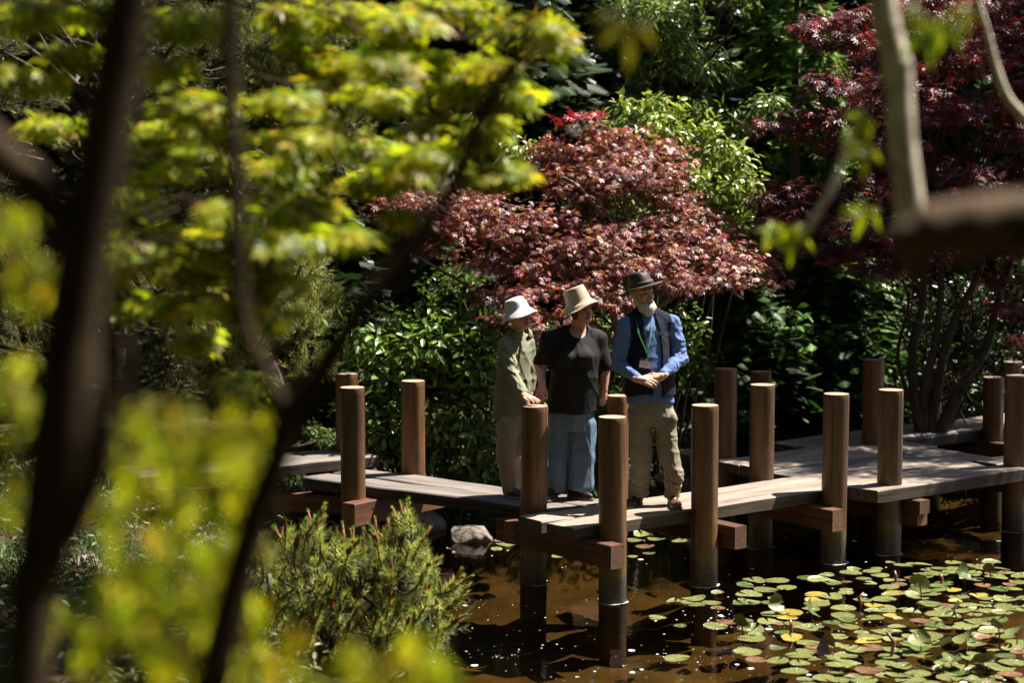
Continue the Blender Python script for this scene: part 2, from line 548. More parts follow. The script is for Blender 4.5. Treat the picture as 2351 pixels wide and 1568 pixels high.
# left run turning the other way, under the visitors
O1 = (-1.76, 15.46); A1 = math.radians(-37.0)
def uw(s, t):   # t grows away from the camera here
    return (O1[0] + math.cos(A1) * s - math.sin(A1) * t, O1[1] + math.sin(A1) * s + math.cos(A1) * t)
def run1(s0, s1, t0, t1, sd, k0=0.0, k1=0.0, z=ZD, th=0.09):
    g = 0.010
    plank([uw(s0, t0 + g), uw(s1, t0 + g), uw(s1 + k1, t1 - g), uw(s0 + k0, t1 - g)], z, th, sd)
run1(0.0, 2.56, 0.0, 0.31, 11, 0.05, 0.085); run1(0.05, 2.65, 0.31, 0.63, 12, 0.1, 0.09)
# raised run leaving to the left
p0 = atz(873, 1048, 0.67); A0 = math.radians(31)
def u0(s, t): return (p0[0] - math.cos(A0) * s - math.sin(A0) * t, p0[1] - math.sin(A0) * s + math.cos(A0) * t)
for k, (ta, tb) in enumerate(((0, .29), (.3, .6))):
    plank([u0(2.15, ta + .004), u0(0.0, ta + .004), u0(-0.02, tb - .004), u0(2.15, tb - .004)], 0.668, 0.088, 20 + k)

def post(x, y, top, r=0.1, seed=0, label=None):
    rr = random.Random(seed); b = MB()
    zs = [-0.45, -0.1, 0.1, 0.35, 0.6, 0.85, 1.1, 1.3, top - 0.05, top - 0.008, top]
    zs = sorted(z for z in zs if z <= top)
    n = 40; lx, ly = rr.uniform(-.006, .006), rr.uniform(-.006, .006); ph = rr.uniform(0, 6)
    V = []; F = []
    for z in zs:
        k = r * (1.0 if z < top - 0.004 else 0.965)
        for i in range(n):
            a = 2 * PI * i / n
            q = k * (1 + 0.010 * math.sin(3 * a + ph + z * 2) + 0.006 * math.sin(7 * a + ph * 2) + 0.006 * math.sin(z * 6 + ph))
            V.append((q * math.cos(a) + lx * (z - top), q * math.sin(a) + ly * (z - top), z))
    for j in range(len(zs) - 1):
        for i in range(n):
            F.append((j * n + i, j * n + (i + 1) % n, (j + 1) * n + (i + 1) % n, (j + 1) * n + i))
    b.add(V, F, 0)
    b.add(V[-n:], [tuple(range(n))], 1)
    o = b.build('post', [m_post, m_top], BW, smooth=False)
    me = o.data
    sm = [len(p.vertices) == 4 for p in me.polygons]; me.polygons.foreach_set('use_smooth', sm)
    o.location = (x, y, 0); o.rotation_euler = (0, 0, rr.uniform(0, 6))
    if label: o['label'] = label
    return (x, y, r)

POSTS = []
for k, (x, y, tp, r, lb) in enumerate([
        (0.72, 13.32, 1.353, .101, 'post at the near corner of the first run'),
        (1.44, 13.87, 1.369, .101, 'post in front of the bearded man'),
        (0.17, 13.94, 1.354, .100, 'post under the hand of the woman in green'),
        (2.56, 14.69, 1.357, .101, None), (3.06, 15.03, 1.349, .100, None), (2.06, 15.31, 1.359, .101, None), (4.345, 16.01, 1.358, .102, None),
        (-0.83, 15.62, 1.356, .100, None), (0.83, 14.55, 1.36, .085, 'slim post between the woman in black and the man'),
        (1.90, 16.56, 1.36, .100, None), (3.37, 17.36, 1.36, .099, None)]):
    POSTS.append(post(x, y, tp, r, 40 + k, lb))
def post_at(px, py, s, t, r=0.1, seed=0):
    x, y = uv(s, t)
    D = y; z = at(px, py, D)[2]
    return POSTS.append(post(x, y, z, r, seed))
def on_line(px, t):
    """distance at which the sight line through column px meets the row of posts t"""
    lo, hi = 10.0, 30.0
    for _ in range(50):
        D = (lo + hi) / 2
        x, y, _z = at(px, 860, D)
        tt = math.sin(UA) * (x - 0.04) - math.cos(UA) * (y - 13.67)
        if tt > t: lo = D
        else: hi = D
    return D
for k, (px, py, t, r) in enumerate([(1746, 853, -1.72, .1), (2140, 843, -1.72, .099), (2324, 830, -1.72, .1), (2281, 866, -0.80, .1)]):
    D = on_line(px, t); q = at(px, py, D)
    POSTS.append(post(q[0], q[1], q[2], r, 60 + k))
q = (-1.285, 14.98); POSTS.append(post(q[0], q[1], at(811, 889, q[1])[2], .1, 71))
q = at(796, 857, 16.2); POSTS.append(post(q[0], q[1], q[2], .1, 72))
POSTS.append(post(*uv(6.6, 0.76), 1.36, .1, 73))

def beam(p, q, z1, th=0.17, wd=0.12, name='crossbeam', seed=0):
    p = Vector(p); q = Vector(q); d = q - p; L0 = d.length; a = math.atan2(d.y, d.x)
    b = MB(); e = 0.006
    x0, x1, y0, y1, z0 = -L0 / 2, L0 / 2, -wd / 2, wd / 2, -th
    ring = [(y0, z0 + e), (y0, -e), (y0 + e, 0), (y1 - e, 0), (y1, -e), (y1, z0 + e), (y1 - e, z0), (y0 + e, z0)]
    V = [(x0, y, z) for y, z in ring] + [(x1, y, z) for y, z in ring]
    F = [(k, (k + 1) % 8, 8 + (k + 1) % 8, 8 + k) for k in range(8)]
    b.add(V, [tuple(reversed(f)) for f in F], 0)
    b.add(V, [tuple(range(8)), tuple(reversed(range(8, 16)))], 1)
    for sx_ in (-1, 1):
        for zz_ in (-th * .3, -th * .7):
            xc = sx_ * (L0 / 2 - .22)
            for sy_ in (-1, 1):
                ring2 = [(xc + .011 * math.cos(a_), sy_ * (wd / 2 + .004), zz_ + .011 * math.sin(a_)) for a_ in np.linspace(0, 2 * PI, 9)[:-1]]
                b.add(ring2, [tuple(range(8))], 2)
    o = b.build(name, [m_beam, m_beamend, m_nail], BW)
    m = (p + q) / 2
    o.location = (m.x, m.y, z1); o.rotation_euler = (0, 0, a)

ZB = ZD - 0.10
def xbeam(s, t0, t1, z=ZB, th=0.17, wd=.12): beam(uv(s, t0), uv(s, t1), z, th, wd)
xbeam(0.20, -0.45, 0.90, ZB - 0.002)
xbeam(1.385, -0.45, 0.93, ZB)
xbeam(2.47, -0.35, 0.90, ZB)
xbeam(3.38, -1.35, 1.0, ZB - 0.01, 0.11); xbeam(3.40, -1.35, 0.96, ZB - 0.125, 0.10)
xbeam(5.0, -1.0, 0.98, ZB); xbeam(6.45, -1.8, 1.0, ZB); xbeam(4.55, -1.9, -0.7, ZB)
beam(uw(0.80, 0.95), uw(0.80, -0.30), ZB, 0.19, 0.13)
beam(uw(2.3, 0.95), uw(2.3, -0.15), ZB, 0.17, 0.12)
beam(u0(1.5, 0.75), u0(0.2, -0.5), 0.42, 0.16, 0.12)
beam(u0(0.35, 0.8), u0(0.35, -0.1), 0.575, 0.12, 0.12)
beam(u0(1.95, 0.8), u0(1.95, -0.15), 0.575, 0.14, 0.12)

# ------------------------------------------------------------------ foam and petals floating on the pond
m_foam = mat('foam', (0.80, 0.78, 0.74), 0.6, 0.4)
V = []; F = []
def disc(x, y, r, z=0.006, sides=7, sq=1.0):
    b = len(V); a0 = rnd.uniform(0, 6)
    for i in range(sides):
        a = a0 + 2 * PI * i / sides; q = r * rnd.uniform(0.75, 1.15)
        V.append((x + q * math.cos(a), y + q * math.sin(a) * sq, z))
    for i in range(1, sides - 1): F.append((b, b + i, b + i + 1))
k = 0
CL = [(rnd.uniform(1000, 2350), rnd.uniform(1230, 1568)) for _ in range(16)]
while k < 620:
    px = rnd.uniform(930, 2350) if rnd.random() < .85 else rnd.uniform(1000, 1900)
    py = rnd.uniform(1200, 1580) ** 1.0
    if rnd.random() < .45:
        cx_, cy_ = rnd.choice(CL); px = rnd.gauss(cx_, 60); py = rnd.gauss(cy_, 9)
        if not 1190 < py < 1600: continue
    x, y, _z = atz(px, py, 0)
    if pond_sd(np.array(x), np.array(y)) > -0.1: continue
    k += 1
    r = 0.0022 + 0.008 * rnd.random() ** 4
    if rnd.random() < 0.04: r = rnd.uniform(0.012, 0.026)
    disc(x, y, r)
for (x, y, r) in POSTS:           # broken foam rings where the posts meet the water
    if pond_sd(np.array(x), np.array(y)) > 0: continue
    n = 60; g0 = rnd.uniform(0, 6)
    for i in range(n):
        a = 2 * PI * i / n
        if math.sin(a * 2 + g0) > 0.96: continue
        wv = 0.014 + 0.007 * math.sin(a * 3 + g0) + rnd.uniform(-.003, .004)
        a2 = 2 * PI * (i + 1) / n; b = len(V)
        for aa, q in ((a, r + .001), (a2, r + .001), (a2, r + wv), (a, r + wv)):
            V.append((x + q * math.cos(aa), y + q * math.sin(aa), 0.007))
        F.append((b, b + 3, b + 2)); F.append((b, b + 2, b + 1))
tag(fast_mesh('foam', V, F, m_foam), kind='stuff')

# ------------------------------------------------------------------ water lilies
def lily_mat(name, c1, c2, edge):
    m = mat(name, rough=0.24, spec=0.6)
    f = noise(m, coords(m, (1, 1, 1)), 18, 5)
    oi = N(m, 'ShaderNodeObjectInfo')
    c = ramp(m, f, [(0.35, c1), (0.65, c2)])
    c = mixc(m, 1.0, c, ramp(m, oi.outputs['Random'], [(0, (0.7, 0.72, 0.7)), (1, (1.15, 1.1, 1.05))]), 'MULTIPLY')
    g = N(m, 'ShaderNodeVertexColor'); g.layer_name = 'Col'
    c = mixc(m, g.outputs['Color'], c, edge)
    sx = N(m, 'ShaderNodeSeparateXYZ'); L(m, coords(m), sx.inputs[0])
    an = math_n(m, 'ARCTAN2', sx.outputs['Y'], sx.outputs['X'])
    vn = math_n(m, 'POWER', math_n(m, 'ABSOLUTE', math_n(m, 'COSINE', math_n(m, 'MULTIPLY', an, 6.0))), 40.0)
    c = mixc(m, math_n(m, 'MULTIPLY', vn, 0.5), c, tuple(min(1, q * 1.7) for q in c2))
    bl = ramp(m, noise(m, coords(m), 7, 5, .7), [(.60, (0, 0, 0)), (.68, (1, 1, 1))])
    c = mixc(m, math_n(m, 'MULTIPLY', bl, 0.55), c, (0.20, 0.12, 0.05))
    L(m, c, BS(m).inputs['Base Color'])
    L(m, bump(m, math_n(m, 'ADD', noise(m, coords(m), 9, 3), math_n(m, 'MULTIPLY', vn, .4)), 0.6, 0.006), BS(m).inputs['Normal'])
    return m
LM = [lily_mat('lily_green', (0.105, 0.13, 0.038), (0.235, 0.255, 0.080), (0.24, 0.19, 0.12)),
      lily_mat('lily_yellow', (0.26, 0.20, 0.03), (0.42, 0.34, 0.06), (0.30, 0.16, 0.05)),
      lily_mat('lily_brown', (0.14, 0.07, 0.04), (0.24, 0.13, 0.07), (0.10, 0.05, 0.03)),
      lily_mat('lily_dark', (0.05, 0.085, 0.02), (0.11, 0.16, 0.04), (0.12, 0.05, 0.04))]

def pad_mesh(name, m, seed, curl=0.0, fold=0.0):
    r = random.Random(seed); n = 22; rings = (0.0, 0.35, 0.7, 0.92, 1.0)
    V = []; C = []; F = []
    ph = r.uniform(0, 6); notch = 0.16
    for j, q in enumerate(rings):
        for i in range(n):
            a = notch * (1.2 if q > .8 else 1) + (2 * PI - 2 * notch) * i / (n - 1)
            rad = q * (1 + 0.07 * math.sin(3 * a + ph) + 0.04 * math.sin(8 * a + ph * 2))
            if q == 1.0: rad *= 1 + 0.015 * r.uniform(-1, 1)
            x, y = rad * math.cos(a), rad * math.sin(a)
            z = 0.010 * q + curl * (q ** 3) * (0.6 + 0.4 * math.sin(2 * a + ph)) + fold * y * y
            V.append((x, y, z)); C.append((0.85 if q == 1.0 else 0.0,) * 3)
    for j in range(len(rings) - 1):
        for i in range(n - 1):
            a0 = j * n + i; F.append((a0, a0 + n, a0 + n + 1, a0 + 1))
    me = bpy.data.meshes.new(name); me.from_pydata(V, [], F); me.materials.append(m)
    ca = me.color_attributes.new('Col', 'FLOAT_COLOR', 'POINT')
    ca.data.foreach_set('color', np.concatenate([np.array(C), np.ones((len(C), 1))], 1).astype(np.float32).ravel())
    me.polygons.foreach_set('use_smooth', [True] * len(F)); me.update()
    return me
PADS = [pad_mesh('lily_pad', LM[k], 100 + k * 10 + j, curl=(0.03, 0.12, 0.22)[j]) for k in range(4) for j in range(3)]

def lily(x, y, r, kind, label, group, z=0.004):
    me = PADS[kind * 3 + rnd.choice((0, 0, 1, 2))]
    o = bpy.data.objects.new('lily_pad', me)
    o.location = (x, y, z); tl = .16 if rnd.random() < .22 else .04; o.rotation_euler = (rnd.uniform(-tl, tl), rnd.uniform(-tl, tl), rnd.uniform(0, 6.28)); o.scale = (r, r * rnd.uniform(.86, 1), r)
    link(o); tag(o, label, 'lily pad', group)
    return o
m_stem = mat('lily_stem', (0.13, 0.10, 0.03), 0.5)
m_stem_red = mat('lily_stem_red', (0.20, 0.07, 0.06), 0.35, 0.6)

placed = []
def free(x, y, r, k=0.78):
    return all((x - a) ** 2 + ((y - b)) ** 2 > ((r + c) * k) ** 2 for a, b, c in placed)
FIELD = [(1560, 1392), (1700, 1335), (1880, 1322), (2070, 1288), (2360, 1296), (2500, 1330), (2500, 1640), (1960, 1640), (1700, 1500), (1640, 1440)]
def infield(px, py):
    ins = False; n = len(FIELD)
    for i in range(n):
        a, b = FIELD[i], FIELD[(i + 1) % n]
        if (a[1] > py) != (b[1] > py) and px < (b[0] - a[0]) * (py - a[1]) / (b[1] - a[1]) + a[0]: ins = not ins
    return ins
LBL = ['green lily pad lying flat in the crowded lily patch at the right of the pond',
       'yellowing lily pad among the green ones in the lily patch at the right',
       'brown withered lily pad among the green ones in the lily patch at the right',
       'dark green lily pad among the paler ones in the lily patch at the right']
GRP = ['green lily pads of the right hand patch', 'yellowing lily pads of the right hand patch', 'withered lily pads of the right hand patch', 'dark lily pads of the right hand patch']
# single pads the photo shows apart from the patch
for px, py, wpx, kd, lb in [
        (1990 * .5 + 245 * 0 + 600, 1388, 62, 0, 'flat green lily pad with pale rim alone left of the patch'),
        (1548, 1384, 44, 0, 'small pale lily pad touching two others left of the patch'),
        (1632, 1386, 48, 0, 'green lily pad at the right end of a row of three'),
        (1509, 1421, 42, 0, 'notched green lily pad furthest left of the patch'),
        (1560, 1440, 33, 3, 'small olive lily pad beside a white petal left of the patch'),
        (1552, 1513, 60, 0, 'green lily pad alone in open brown water near the bottom'),
        (1283, 1278, 42, 0, 'single bright lily pad under the crossbeam of the near corner post'),
        (1160, 1253, 44, 0, 'green lily pad beside the flat rock'), (1140, 1262, 30, 0, 'small lily pad nearest the flat rock'),
        (1187, 1250, 34, 1, 'yellow green lily pad touching the shaded post by the flat rock'),
        (1475, 1230, 50, 0, 'upper green lily pad seen under the first run between two posts'), (1505, 1240, 44, 0, 'lower left lily pad of the group under the first run'),
        (1455, 1243, 44, 0, 'green lily pad just right of the near corner post'), (1560, 1243, 40, 0, 'green lily pad left of the post in front of the man'),
        (1532, 1224, 36, 1, 'yellowish lily pad behind the others under the first run'), (1480, 1256, 46, 2, 'orange brown lily pad under the first run'),
        (1489, 1272, 34, 3, 'small olive lily pad with white rim under the first run'), (1452, 1279, 26, 0, 'small lily pad tight against the shaded rear post'),
        (900, 1552, 70, 0, 'large lily pad beside the dwarf pine at the bottom'), (820, 1560, 60, 0, 'lily pad under the dwarf pine needles'), (965, 1500, 30, 1, 'yellow floating leaf right of the dwarf pine')]:
    x, y, _z = atz(px, py, 0); r = wpx / 2 / FPX * y
    placed.append((x, y, r)); lily(x, y, r, kd, lb, None)
tries = 0; cnt = 0; near = []
while cnt < 262 and tries < 30000:
    tries += 1
    px = rnd.uniform(1540, 2385); py = 1280 + 325 * rnd.random()
    if not infield(px, py): continue
    dens = 0.35 + 0.65 * min(1, max(0, (px - 1640) / 380))
    if rnd.random() > dens: continue
    x, y, _z = atz(px, py, 0); r = rnd.choice((.05, .066, .078, .088, .096)) * rnd.uniform(.8, 1.08)
    if not free(x, y, r, 0.60): continue
    placed.append((x, y, r)); cnt += 1
    kd = rnd.choices((0, 1, 2, 3), (0.75, 0.05, 0.06, 0.14))[0]
    o = lily(x, y, r, kd, LBL[kd], GRP[kd], 0.004 + 0.0022 * (cnt % 5)); near.append((px, py, r, kd, o))
# each pad's label says which one it is: kind, size, row and place in the patch
CW = ['green', 'yellowing', 'brown', 'dark green']
RW = ['back edge', 'back part', 'middle', 'front part', 'front edge']
CO = ['far left', 'left', 'centre left', 'centre', 'centre right', 'right', 'far right']
cells = {}
for px, py, r, kd, o in near:
    row = min(4, int((py - 1280) / 58)); colm = max(0, min(6, int((px - 1560) / 116)))
    sz = 'small' if r < .062 else ('large' if r > .083 else 'mid sized')
    cells.setdefault((sz, kd, row, colm), []).append((px, o))
for (sz, kd, row, colm), lst in cells.items():
    lst.sort(key=lambda q: q[0]); m_ = len(lst)
    for i, (px, o) in enumerate(lst):
        od = '' if m_ == 1 else (['left one of two, ', 'right one of two, '][i] if m_ == 2 else ['first from left, ', 'second from left, ', 'third from left, ', 'fourth from left, ', 'fifth from left, ', 'sixth from left, ', 'seventh from left, ', 'eighth from left, ', 'ninth from left, ', 'tenth from left, '][min(i, 9)])
        o['label'] = '%s %s lily pad, %s%s of patch, %s' % (sz, CW[kd], od, RW[row], CO[colm])
# leaves that stand out of the water on stems
def raised(px, py, hpx, tilt, spin, kd, lb):
    x, y, _z = atz(px, py + hpx, 0); hgt = hpx / FPX * y
    t = thing('raised_lily_leaf', lb, 'lily leaf', (x, y, 0), 0, 'lily leaves standing out of the water')
    o = bpy.data.objects.new('leaf', pad_mesh('leaf', LM[kd], int(px), curl=0.12, fold=0.35)); link(o, t)
    r = rnd.uniform(.06, .08); o.scale = (r, r, r); o.location = (0, 0, hgt); o.rotation_euler = (tilt, 0.2, spin)
    MB().tube([(0.02, 0.02, -0.1), (0.01, 0.0, hgt * .5), (0, 0, hgt)], [.005, .005, .004], 6).build('stem', m_stem, t, True)
for k, (px, py, hp, ti, spn, kd, lb) in enumerate([
        (1780, 1385, 26, 1.15, 0.3, 3, 'upright dark lily leaf at the left part of the patch'), (1860, 1400, 18, 1.0, 1.2, 3, 'olive upright lily leaf beside the darker one'),
        (2110, 1340, 40, 0.95, 2.6, 0, 'white glinting upturned lily leaf near the back of the patch'), (2190, 1400, 26, .8, 4.0, 3, 'dark curled lily leaf right of the middle of the patch'),
        (2110, 1470, 30, .5, 5.4, 0, 'glossy raised leaf in the bright cluster'), (2160, 1480, 30, .45, 3.4, 0, 'broad shining leaf in the bright cluster'),
        (2215, 1465, 36, .6, 4.4, 0, 'cupped raised leaf right in the bright cluster'), (2290, 1440, 32, .7, 2.0, 3, 'dark raised leaf by the right frame edge'),
        (2330, 1450, 34, .5, 4.2, 0, 'pale raised leaf by the right frame edge'), (1900, 1480, 30, 1.1, 5.1, 2, 'brown cupped leaf rising in the middle of the patch'),
        (2210, 1315, 26, 1.0, .6, 3, 'dark leaf standing at the back right of the patch'), (2270, 1310, 24, .9, 2.2, 3, 'dark folded leaf at the far back right of the patch'),
        (2180, 1520, 20, .5, 1.0, 0, 'low raised leaf in front of the bright cluster'), (2255, 1520, 26, .6, 3.0, 3, 'green raised leaf low at the right of the patch'),
        (1700, 1432, 20, 1.0, 2.4, 0, 'leaf held on a straight yellow stem at the left of the patch')]):
    raised(px, py, hp, ti, spn, kd, lb)
for px, py, hp, ln, lb in [(2045, 1480, 60, 10, 'thick bent reddish lily stalk near the bottom'), (1815, 1440, 36, 2, 'short straight reddish stalk left in the patch'),
                           (1975, 1375, 26, -8, 'leaning reddish stalk behind the middle of the patch'), (2055, 1325, 28, 1, 'upright pink bud stalk at the back of the patch'),
                           (2160, 1330, 26, 2, 'dark red stalk at the back right of the patch')]:
    x, y, _z = atz(px, py + hp / 2, 0); hgt = hp / FPX * y; dx = ln / FPX * y
    tag(MB().tube([(x - dx, y, -0.1), (x, y, 0.0), (x + dx * .6, y, hgt * .6), (x - dx, y + .02, hgt)], [.010, .011, .013, .008], 7).build('lily_stalk', m_stem_red, None, True), lb, 'lily stalk', 'reddish lily stalks')

# ------------------------------------------------------------------ rocks, gravel, grass
def rock_mat(name, c1, c2):
    m = mat(name, rough=0.9, spec=0.2)
    f = noise(m, coords(m), 9, 8, 0.7); g2 = noise(m, coords(m), 40, 4, 0.7)
    c = mixc(m, ramp(m, g2, [(0.35, (0, 0, 0)), (0.6, (1, 1, 1))]), ramp(m, f, [(0.3, c1), (0.7, c2)]), c2)
    L(m, c, BS(m).inputs['Base Color'])
    L(m, bump(m, f, 1.0, 0.04), BS(m).inputs['Normal'])
    return m
m_rock = rock_mat('rock', (0.07, 0.06, 0.05), (0.30, 0.26, 0.21))
def rock(px, py, z, size, lb, seed, flat=1.0, group='rocks along the shore'):
    r = random.Random(seed); c = atz(px, py, z)
    import bmesh
    bm = bmesh.new(); bmesh.ops.create_icosphere(bm, subdivisions=4, radius=1)
    cuts = []
    for _ in range(12):
        nn = Vector((r.uniform(-1, 1), r.uniform(-1, 1), r.uniform(-.6, 1))).normalized(); cuts.append((nn, r.uniform(.55, .9)))
    cuts.append((Vector((r.uniform(-.15, .15), r.uniform(-.2, .1), 1)).normalized(), 0.5 * flat))
    for vtx in bm.verts:
        p = vtx.co.copy()
        for nn, d in cuts:
            h = p.dot(nn) - d
            if h > 0: p -= nn * h * 0.94
        p *= 1 + 0.03 * math.sin(p.x * 13 + seed) * math.sin(p.y * 11) + 0.02 * math.sin(p.z * 23 + p.x * 19)
        vtx.co = Vector((p.x * size[0], p.y * size[1], p.z * size[2]))
    me = bpy.data.meshes.new('rock'); bm.to_mesh(me); bm.free()
    me.polygons.foreach_set('use_smooth', [True] * len(me.polygons)); me.materials.append(m_rock)
    o = link(bpy.data.objects.new('rock', me)); o.location = c; o.rotation_euler = (0, 0, r.uniform(-.3, .3))
    tag(o, lb, 'rock', group)
rock(1085, 1240, 0.0, (0.23, 0.18, 0.20), 'flat topped rock standing in the water behind the boardwalk', 3, 1.1)
rock(1150, 1252, -0.03, (0.09, 0.08, 0.09), 'small mossy rock beside the flat topped rock', 4)
rock(185, 1320, 0.2, (0.27, 0.22, 0.26), 'large angular sunlit boulder on the left bank', 5, 1.0)
rock(262, 1345, 0.15, (0.17, 0.16, 0.17), 'smaller boulder leaning on the large angular one', 6, 1.1)
rock(742, 1150, 0.1, (0.15, 0.12, 0.12), 'rounded pale stone under the raised left run', 7, 1.3)
rock(697, 1160, 0.1, (0.12, 0.1, 0.09), 'smaller rounded stone under the raised left run', 8, 1.3)
rock(960, 1205, 0.03, (0.25, 0.2, 0.16), 'low stone on the shore under the left run', 9)
rock(500, 1255, 0.1, (0.2, 0.16, 0.14), 'brown stone beside the grass clump', 10)
rock(560, 1330, 0.1, (0.22, 0.18, 0.14), 'pale stone behind the dwarf pine', 12)
rock(1590, 1055, 0.35, (0.22, 0.2, 0.18), 'pale rock behind the man at the shore', 13, .9)
rock(1560, 1110, 0.1, (0.3, 0.2, 0.22), 'dark rock at the waterline behind the man', 14)
m_grav = mat('gravel', (0.34, 0.30, 0.24), 0.9, .2)
ico = (np.array([(0, 0, 1), (.9, 0, .1), (.28, .85, .1), (-.73, .53, .1), (-.73, -.53, .1), (.28, -.85, .1), (0, 0, -.5)]),
       np.array([(0, 1, 2), (0, 2, 3), (0, 3, 4), (0, 4, 5), (0, 5, 1), (6, 2, 1), (6, 3, 2), (6, 4, 3), (6, 5, 4), (6, 1, 5)]))
n = 1500
xy = np.stack([RS.uniform(-3.2, -.6, n), RS.uniform(14.6, 17.2, n)], 1)
k = pond_sd(xy[:, 0], xy[:, 1]) > -0.25; xy = xy[k]; n = len(xy)
P3 = np.concatenate([xy, ground_z(xy[:, 0], xy[:, 1])[:, None] + .005], 1)
V, F, C = scatter(ico[0], ico[1], P3, rot_from_normal(np.repeat([[0, 0, 1.]], n, 0), RS.uniform(0, 6, n)), RS.uniform(.012, .04, n), np.ones((n, 3)))
tag(fast_mesh('gravel', V, F, m_grav), kind='stuff')

m_grass = leaf_mat('grass', 0.5, 0.4, 0.3)
def grass_patch(n, xr, yr, hmin, hmax, col, shore=None):
    x = RS.uniform(*xr, n); y = RS.uniform(*yr, n); d = pond_sd(x, y)
    k = (d > 0.02) if shore is None else ((d > 0.02) & (d < shore)); x, y = x[k], y[k]; n = len(x)
    base = np.stack([x, y, ground_z(x, y)], 1)
    up = np.stack([RS.normal(0, .45, n), RS.normal(0, .45, n), np.ones(n)], 1)
    T = (np.array([(0, .03, 0), (0, -.03, 0), (.55, .022, .02), (.55, -.022, .02), (1, 0, -.18)]), np.array([(0, 1, 3), (0, 3, 2), (2, 3, 4)]))
    return scatter(T[0], T[1], base, frame_dir(up, unit(n)), RS.uniform(hmin, hmax, n), jitter_cols(n, col, .35))
gs = [grass_patch(2600, (-1.1, 1.0), (15.9, 16.9), .1, .3, (.07, .12, .02), .7),
      grass_patch(2600, (-4.5, -2.0), (12.4, 15.2), .06, .2, (.09, .13, .02)),
      grass_patch(1500, (-5, -1.6), (15.6, 17.4), .1, .3, (.07, .11, .02)),
      grass_patch(3000, (1.0, 6.5), (17.0, 21.5), .1, .3, (.04, .07, .015), 1.2)]
V, F, C = join(gs); tag(fast_mesh('grass', V, F, m_grass, col=C), kind='stuff')
# ------------------------------------------------------------------ plants
m_bark = bark_mat('bark', (0.03, 0.022, 0.015), (0.12, 0.09, 0.06))
m_bark_grey = bark_mat('grey_bark', (0.10, 0.08, 0.06), (0.30, 0.25, 0.19), 20)
m_bark_dark = bark_mat('dark_bark', (0.020, 0.014, 0.008), (0.075, 0.052, 0.028), 20)
BS(m_bark_dark).inputs['Specular IOR Level'].default_value = 0.1
m_leaf_red = leaf_mat('maple_red_leaf', 0.38, 0.6, 0.25, (1.3, 0.9, 0.6), 1.2)
m_leaf_green = leaf_mat('green_leaf', 0.33, 0.6, 0.3, (1.0, 1.1, 0.5), 1.2)
m_leaf_soft = leaf_mat('needle_leaf', 0.5, 0.45, 0.2, (1.0, 1.1, 0.5), 1.1)
m_leaf_near = leaf_mat('maple_green_leaf', 0.42, 0.5, 0.45, (1.1, 1.15, 0.25), 1.6)

def ell_from_px(px, py, rx, ry, D, rd=None):
    c = at(px, py, D); k = D / FPX
    return c, np.array([rx * k, (rd if rd is not None else max(rx, ry) * k * 0.8), ry * k])

def in_ell(n, c, r, shell=0.45):
    u = unit(n) * (shell + (1 - shell) * RS.rand(n, 1)) 
    return c + u * r, u

def curve_pts(a, b, bend=0.15, n=6, sag=0.0):
    a = np.array(a, float); b = np.array(b, float); d = np.linalg.norm(b - a)
    off = unit(1)[0] * bend * d; off[2] += sag * d
    return [tuple(a * (1 - t) + b * t + off * math.sin(PI * t)) for t in np.linspace(0, 1, n)]

def px_path(pts, D, dD=None):
    """[(px, py, width_px)] -> world points and radii"""
    P_, R_ = [], []
    for i, p in enumerate(pts):
        d = D if len(p) < 4 else p[3]
        P_.append(tuple(at(p[0], p[1], d))); R_.append(p[2] / 2 * d / FPX)
    return P_, R_

def smooth_path(P_, R_, k=4):
    P_ = [Vector(p) for p in P_]; out = []; rr = []
    for i in range(len(P_) - 1):
        p0 = P_[max(i - 1, 0)]; p1 = P_[i]; p2 = P_[i + 1]; p3 = P_[min(i + 2, len(P_) - 1)]
        for j in range(k):
            t = j / k
            q = 0.5 * ((2 * p1) + (p2 - p0) * t + (2 * p0 - 5 * p1 + 4 * p2 - p3) * t * t + (-p0 + 3 * p1 - 3 * p2 + p3) * t ** 3)
            out.append(tuple(q)); rr.append(R_[i] * (1 - t) + R_[i + 1] * t)
    out.append(tuple(P_[-1])); rr.append(R_[-1])
    return out, rr

def gz(x, y): return float(ground_z(np.array([x]), np.array([y]))[0])

def spray_leaves(pads, per, T, size, cols, tuft=9, tuft_r=0.10, up=0.7, droop=0.3, flat=0.35, shell=0.35, twigs=None, twig_from=None, twig_r=0.003):
    """tufts of leaves inside each pad ellipsoid; per = tufts per pad (scaled by size)"""
    VV = []
    for (c, r) in pads:
        n = max(3, int(per * (r[0] * r[2]) ** 0.9 * 12))
        tc, u = in_ell(n, c, r, shell)
        tc[:, 2] += 0.25 * r[2] * (RS.rand(n) - 0.3)
        m = n * tuft
        rad = unit(m); rad[:, 2] *= flat; 
        base = np.repeat(tc, tuft, 0)
        dirs = rad / np.linalg.norm(rad, axis=1, keepdims=True)
        pos = base + dirs * tuft_r * RS.rand(m, 1) ** 0.6
        nrm = np.repeat(u, tuft, 0) * 0.6 + np.array([0, 0, up]) + unit(m) * 0.45
        dd = dirs + np.array([0, 0, -droop]) + unit(m) * 0.3
        col = cols(m)
        # whole tufts share a tone
        col = col * np.repeat(RS.uniform(0.7, 1.25, (n, 1)), tuft, 0)
        VV.append(scatter(T[0], T[1], pos, frame_dir(dd, nrm), RS.uniform(size * .55, size * 1.3, m), np.clip(col, .002, 1)))
        if twigs is not None:
            k = max(2, n // 5)
            for q in tc[RS.choice(n, k, replace=False)]:
                twigs.tube(curve_pts(c - np.array([0, 0, r[2] * .5]), q, .12, 4), [twig_r * 1.8, twig_r * 1.5, twig_r, twig_r * .5], 4, cap=False)
    return join(VV)

def cols(base, var=.25, alt=None, p=0.0):
    return lambda n: jitter_cols(n, base, var, alt, p)

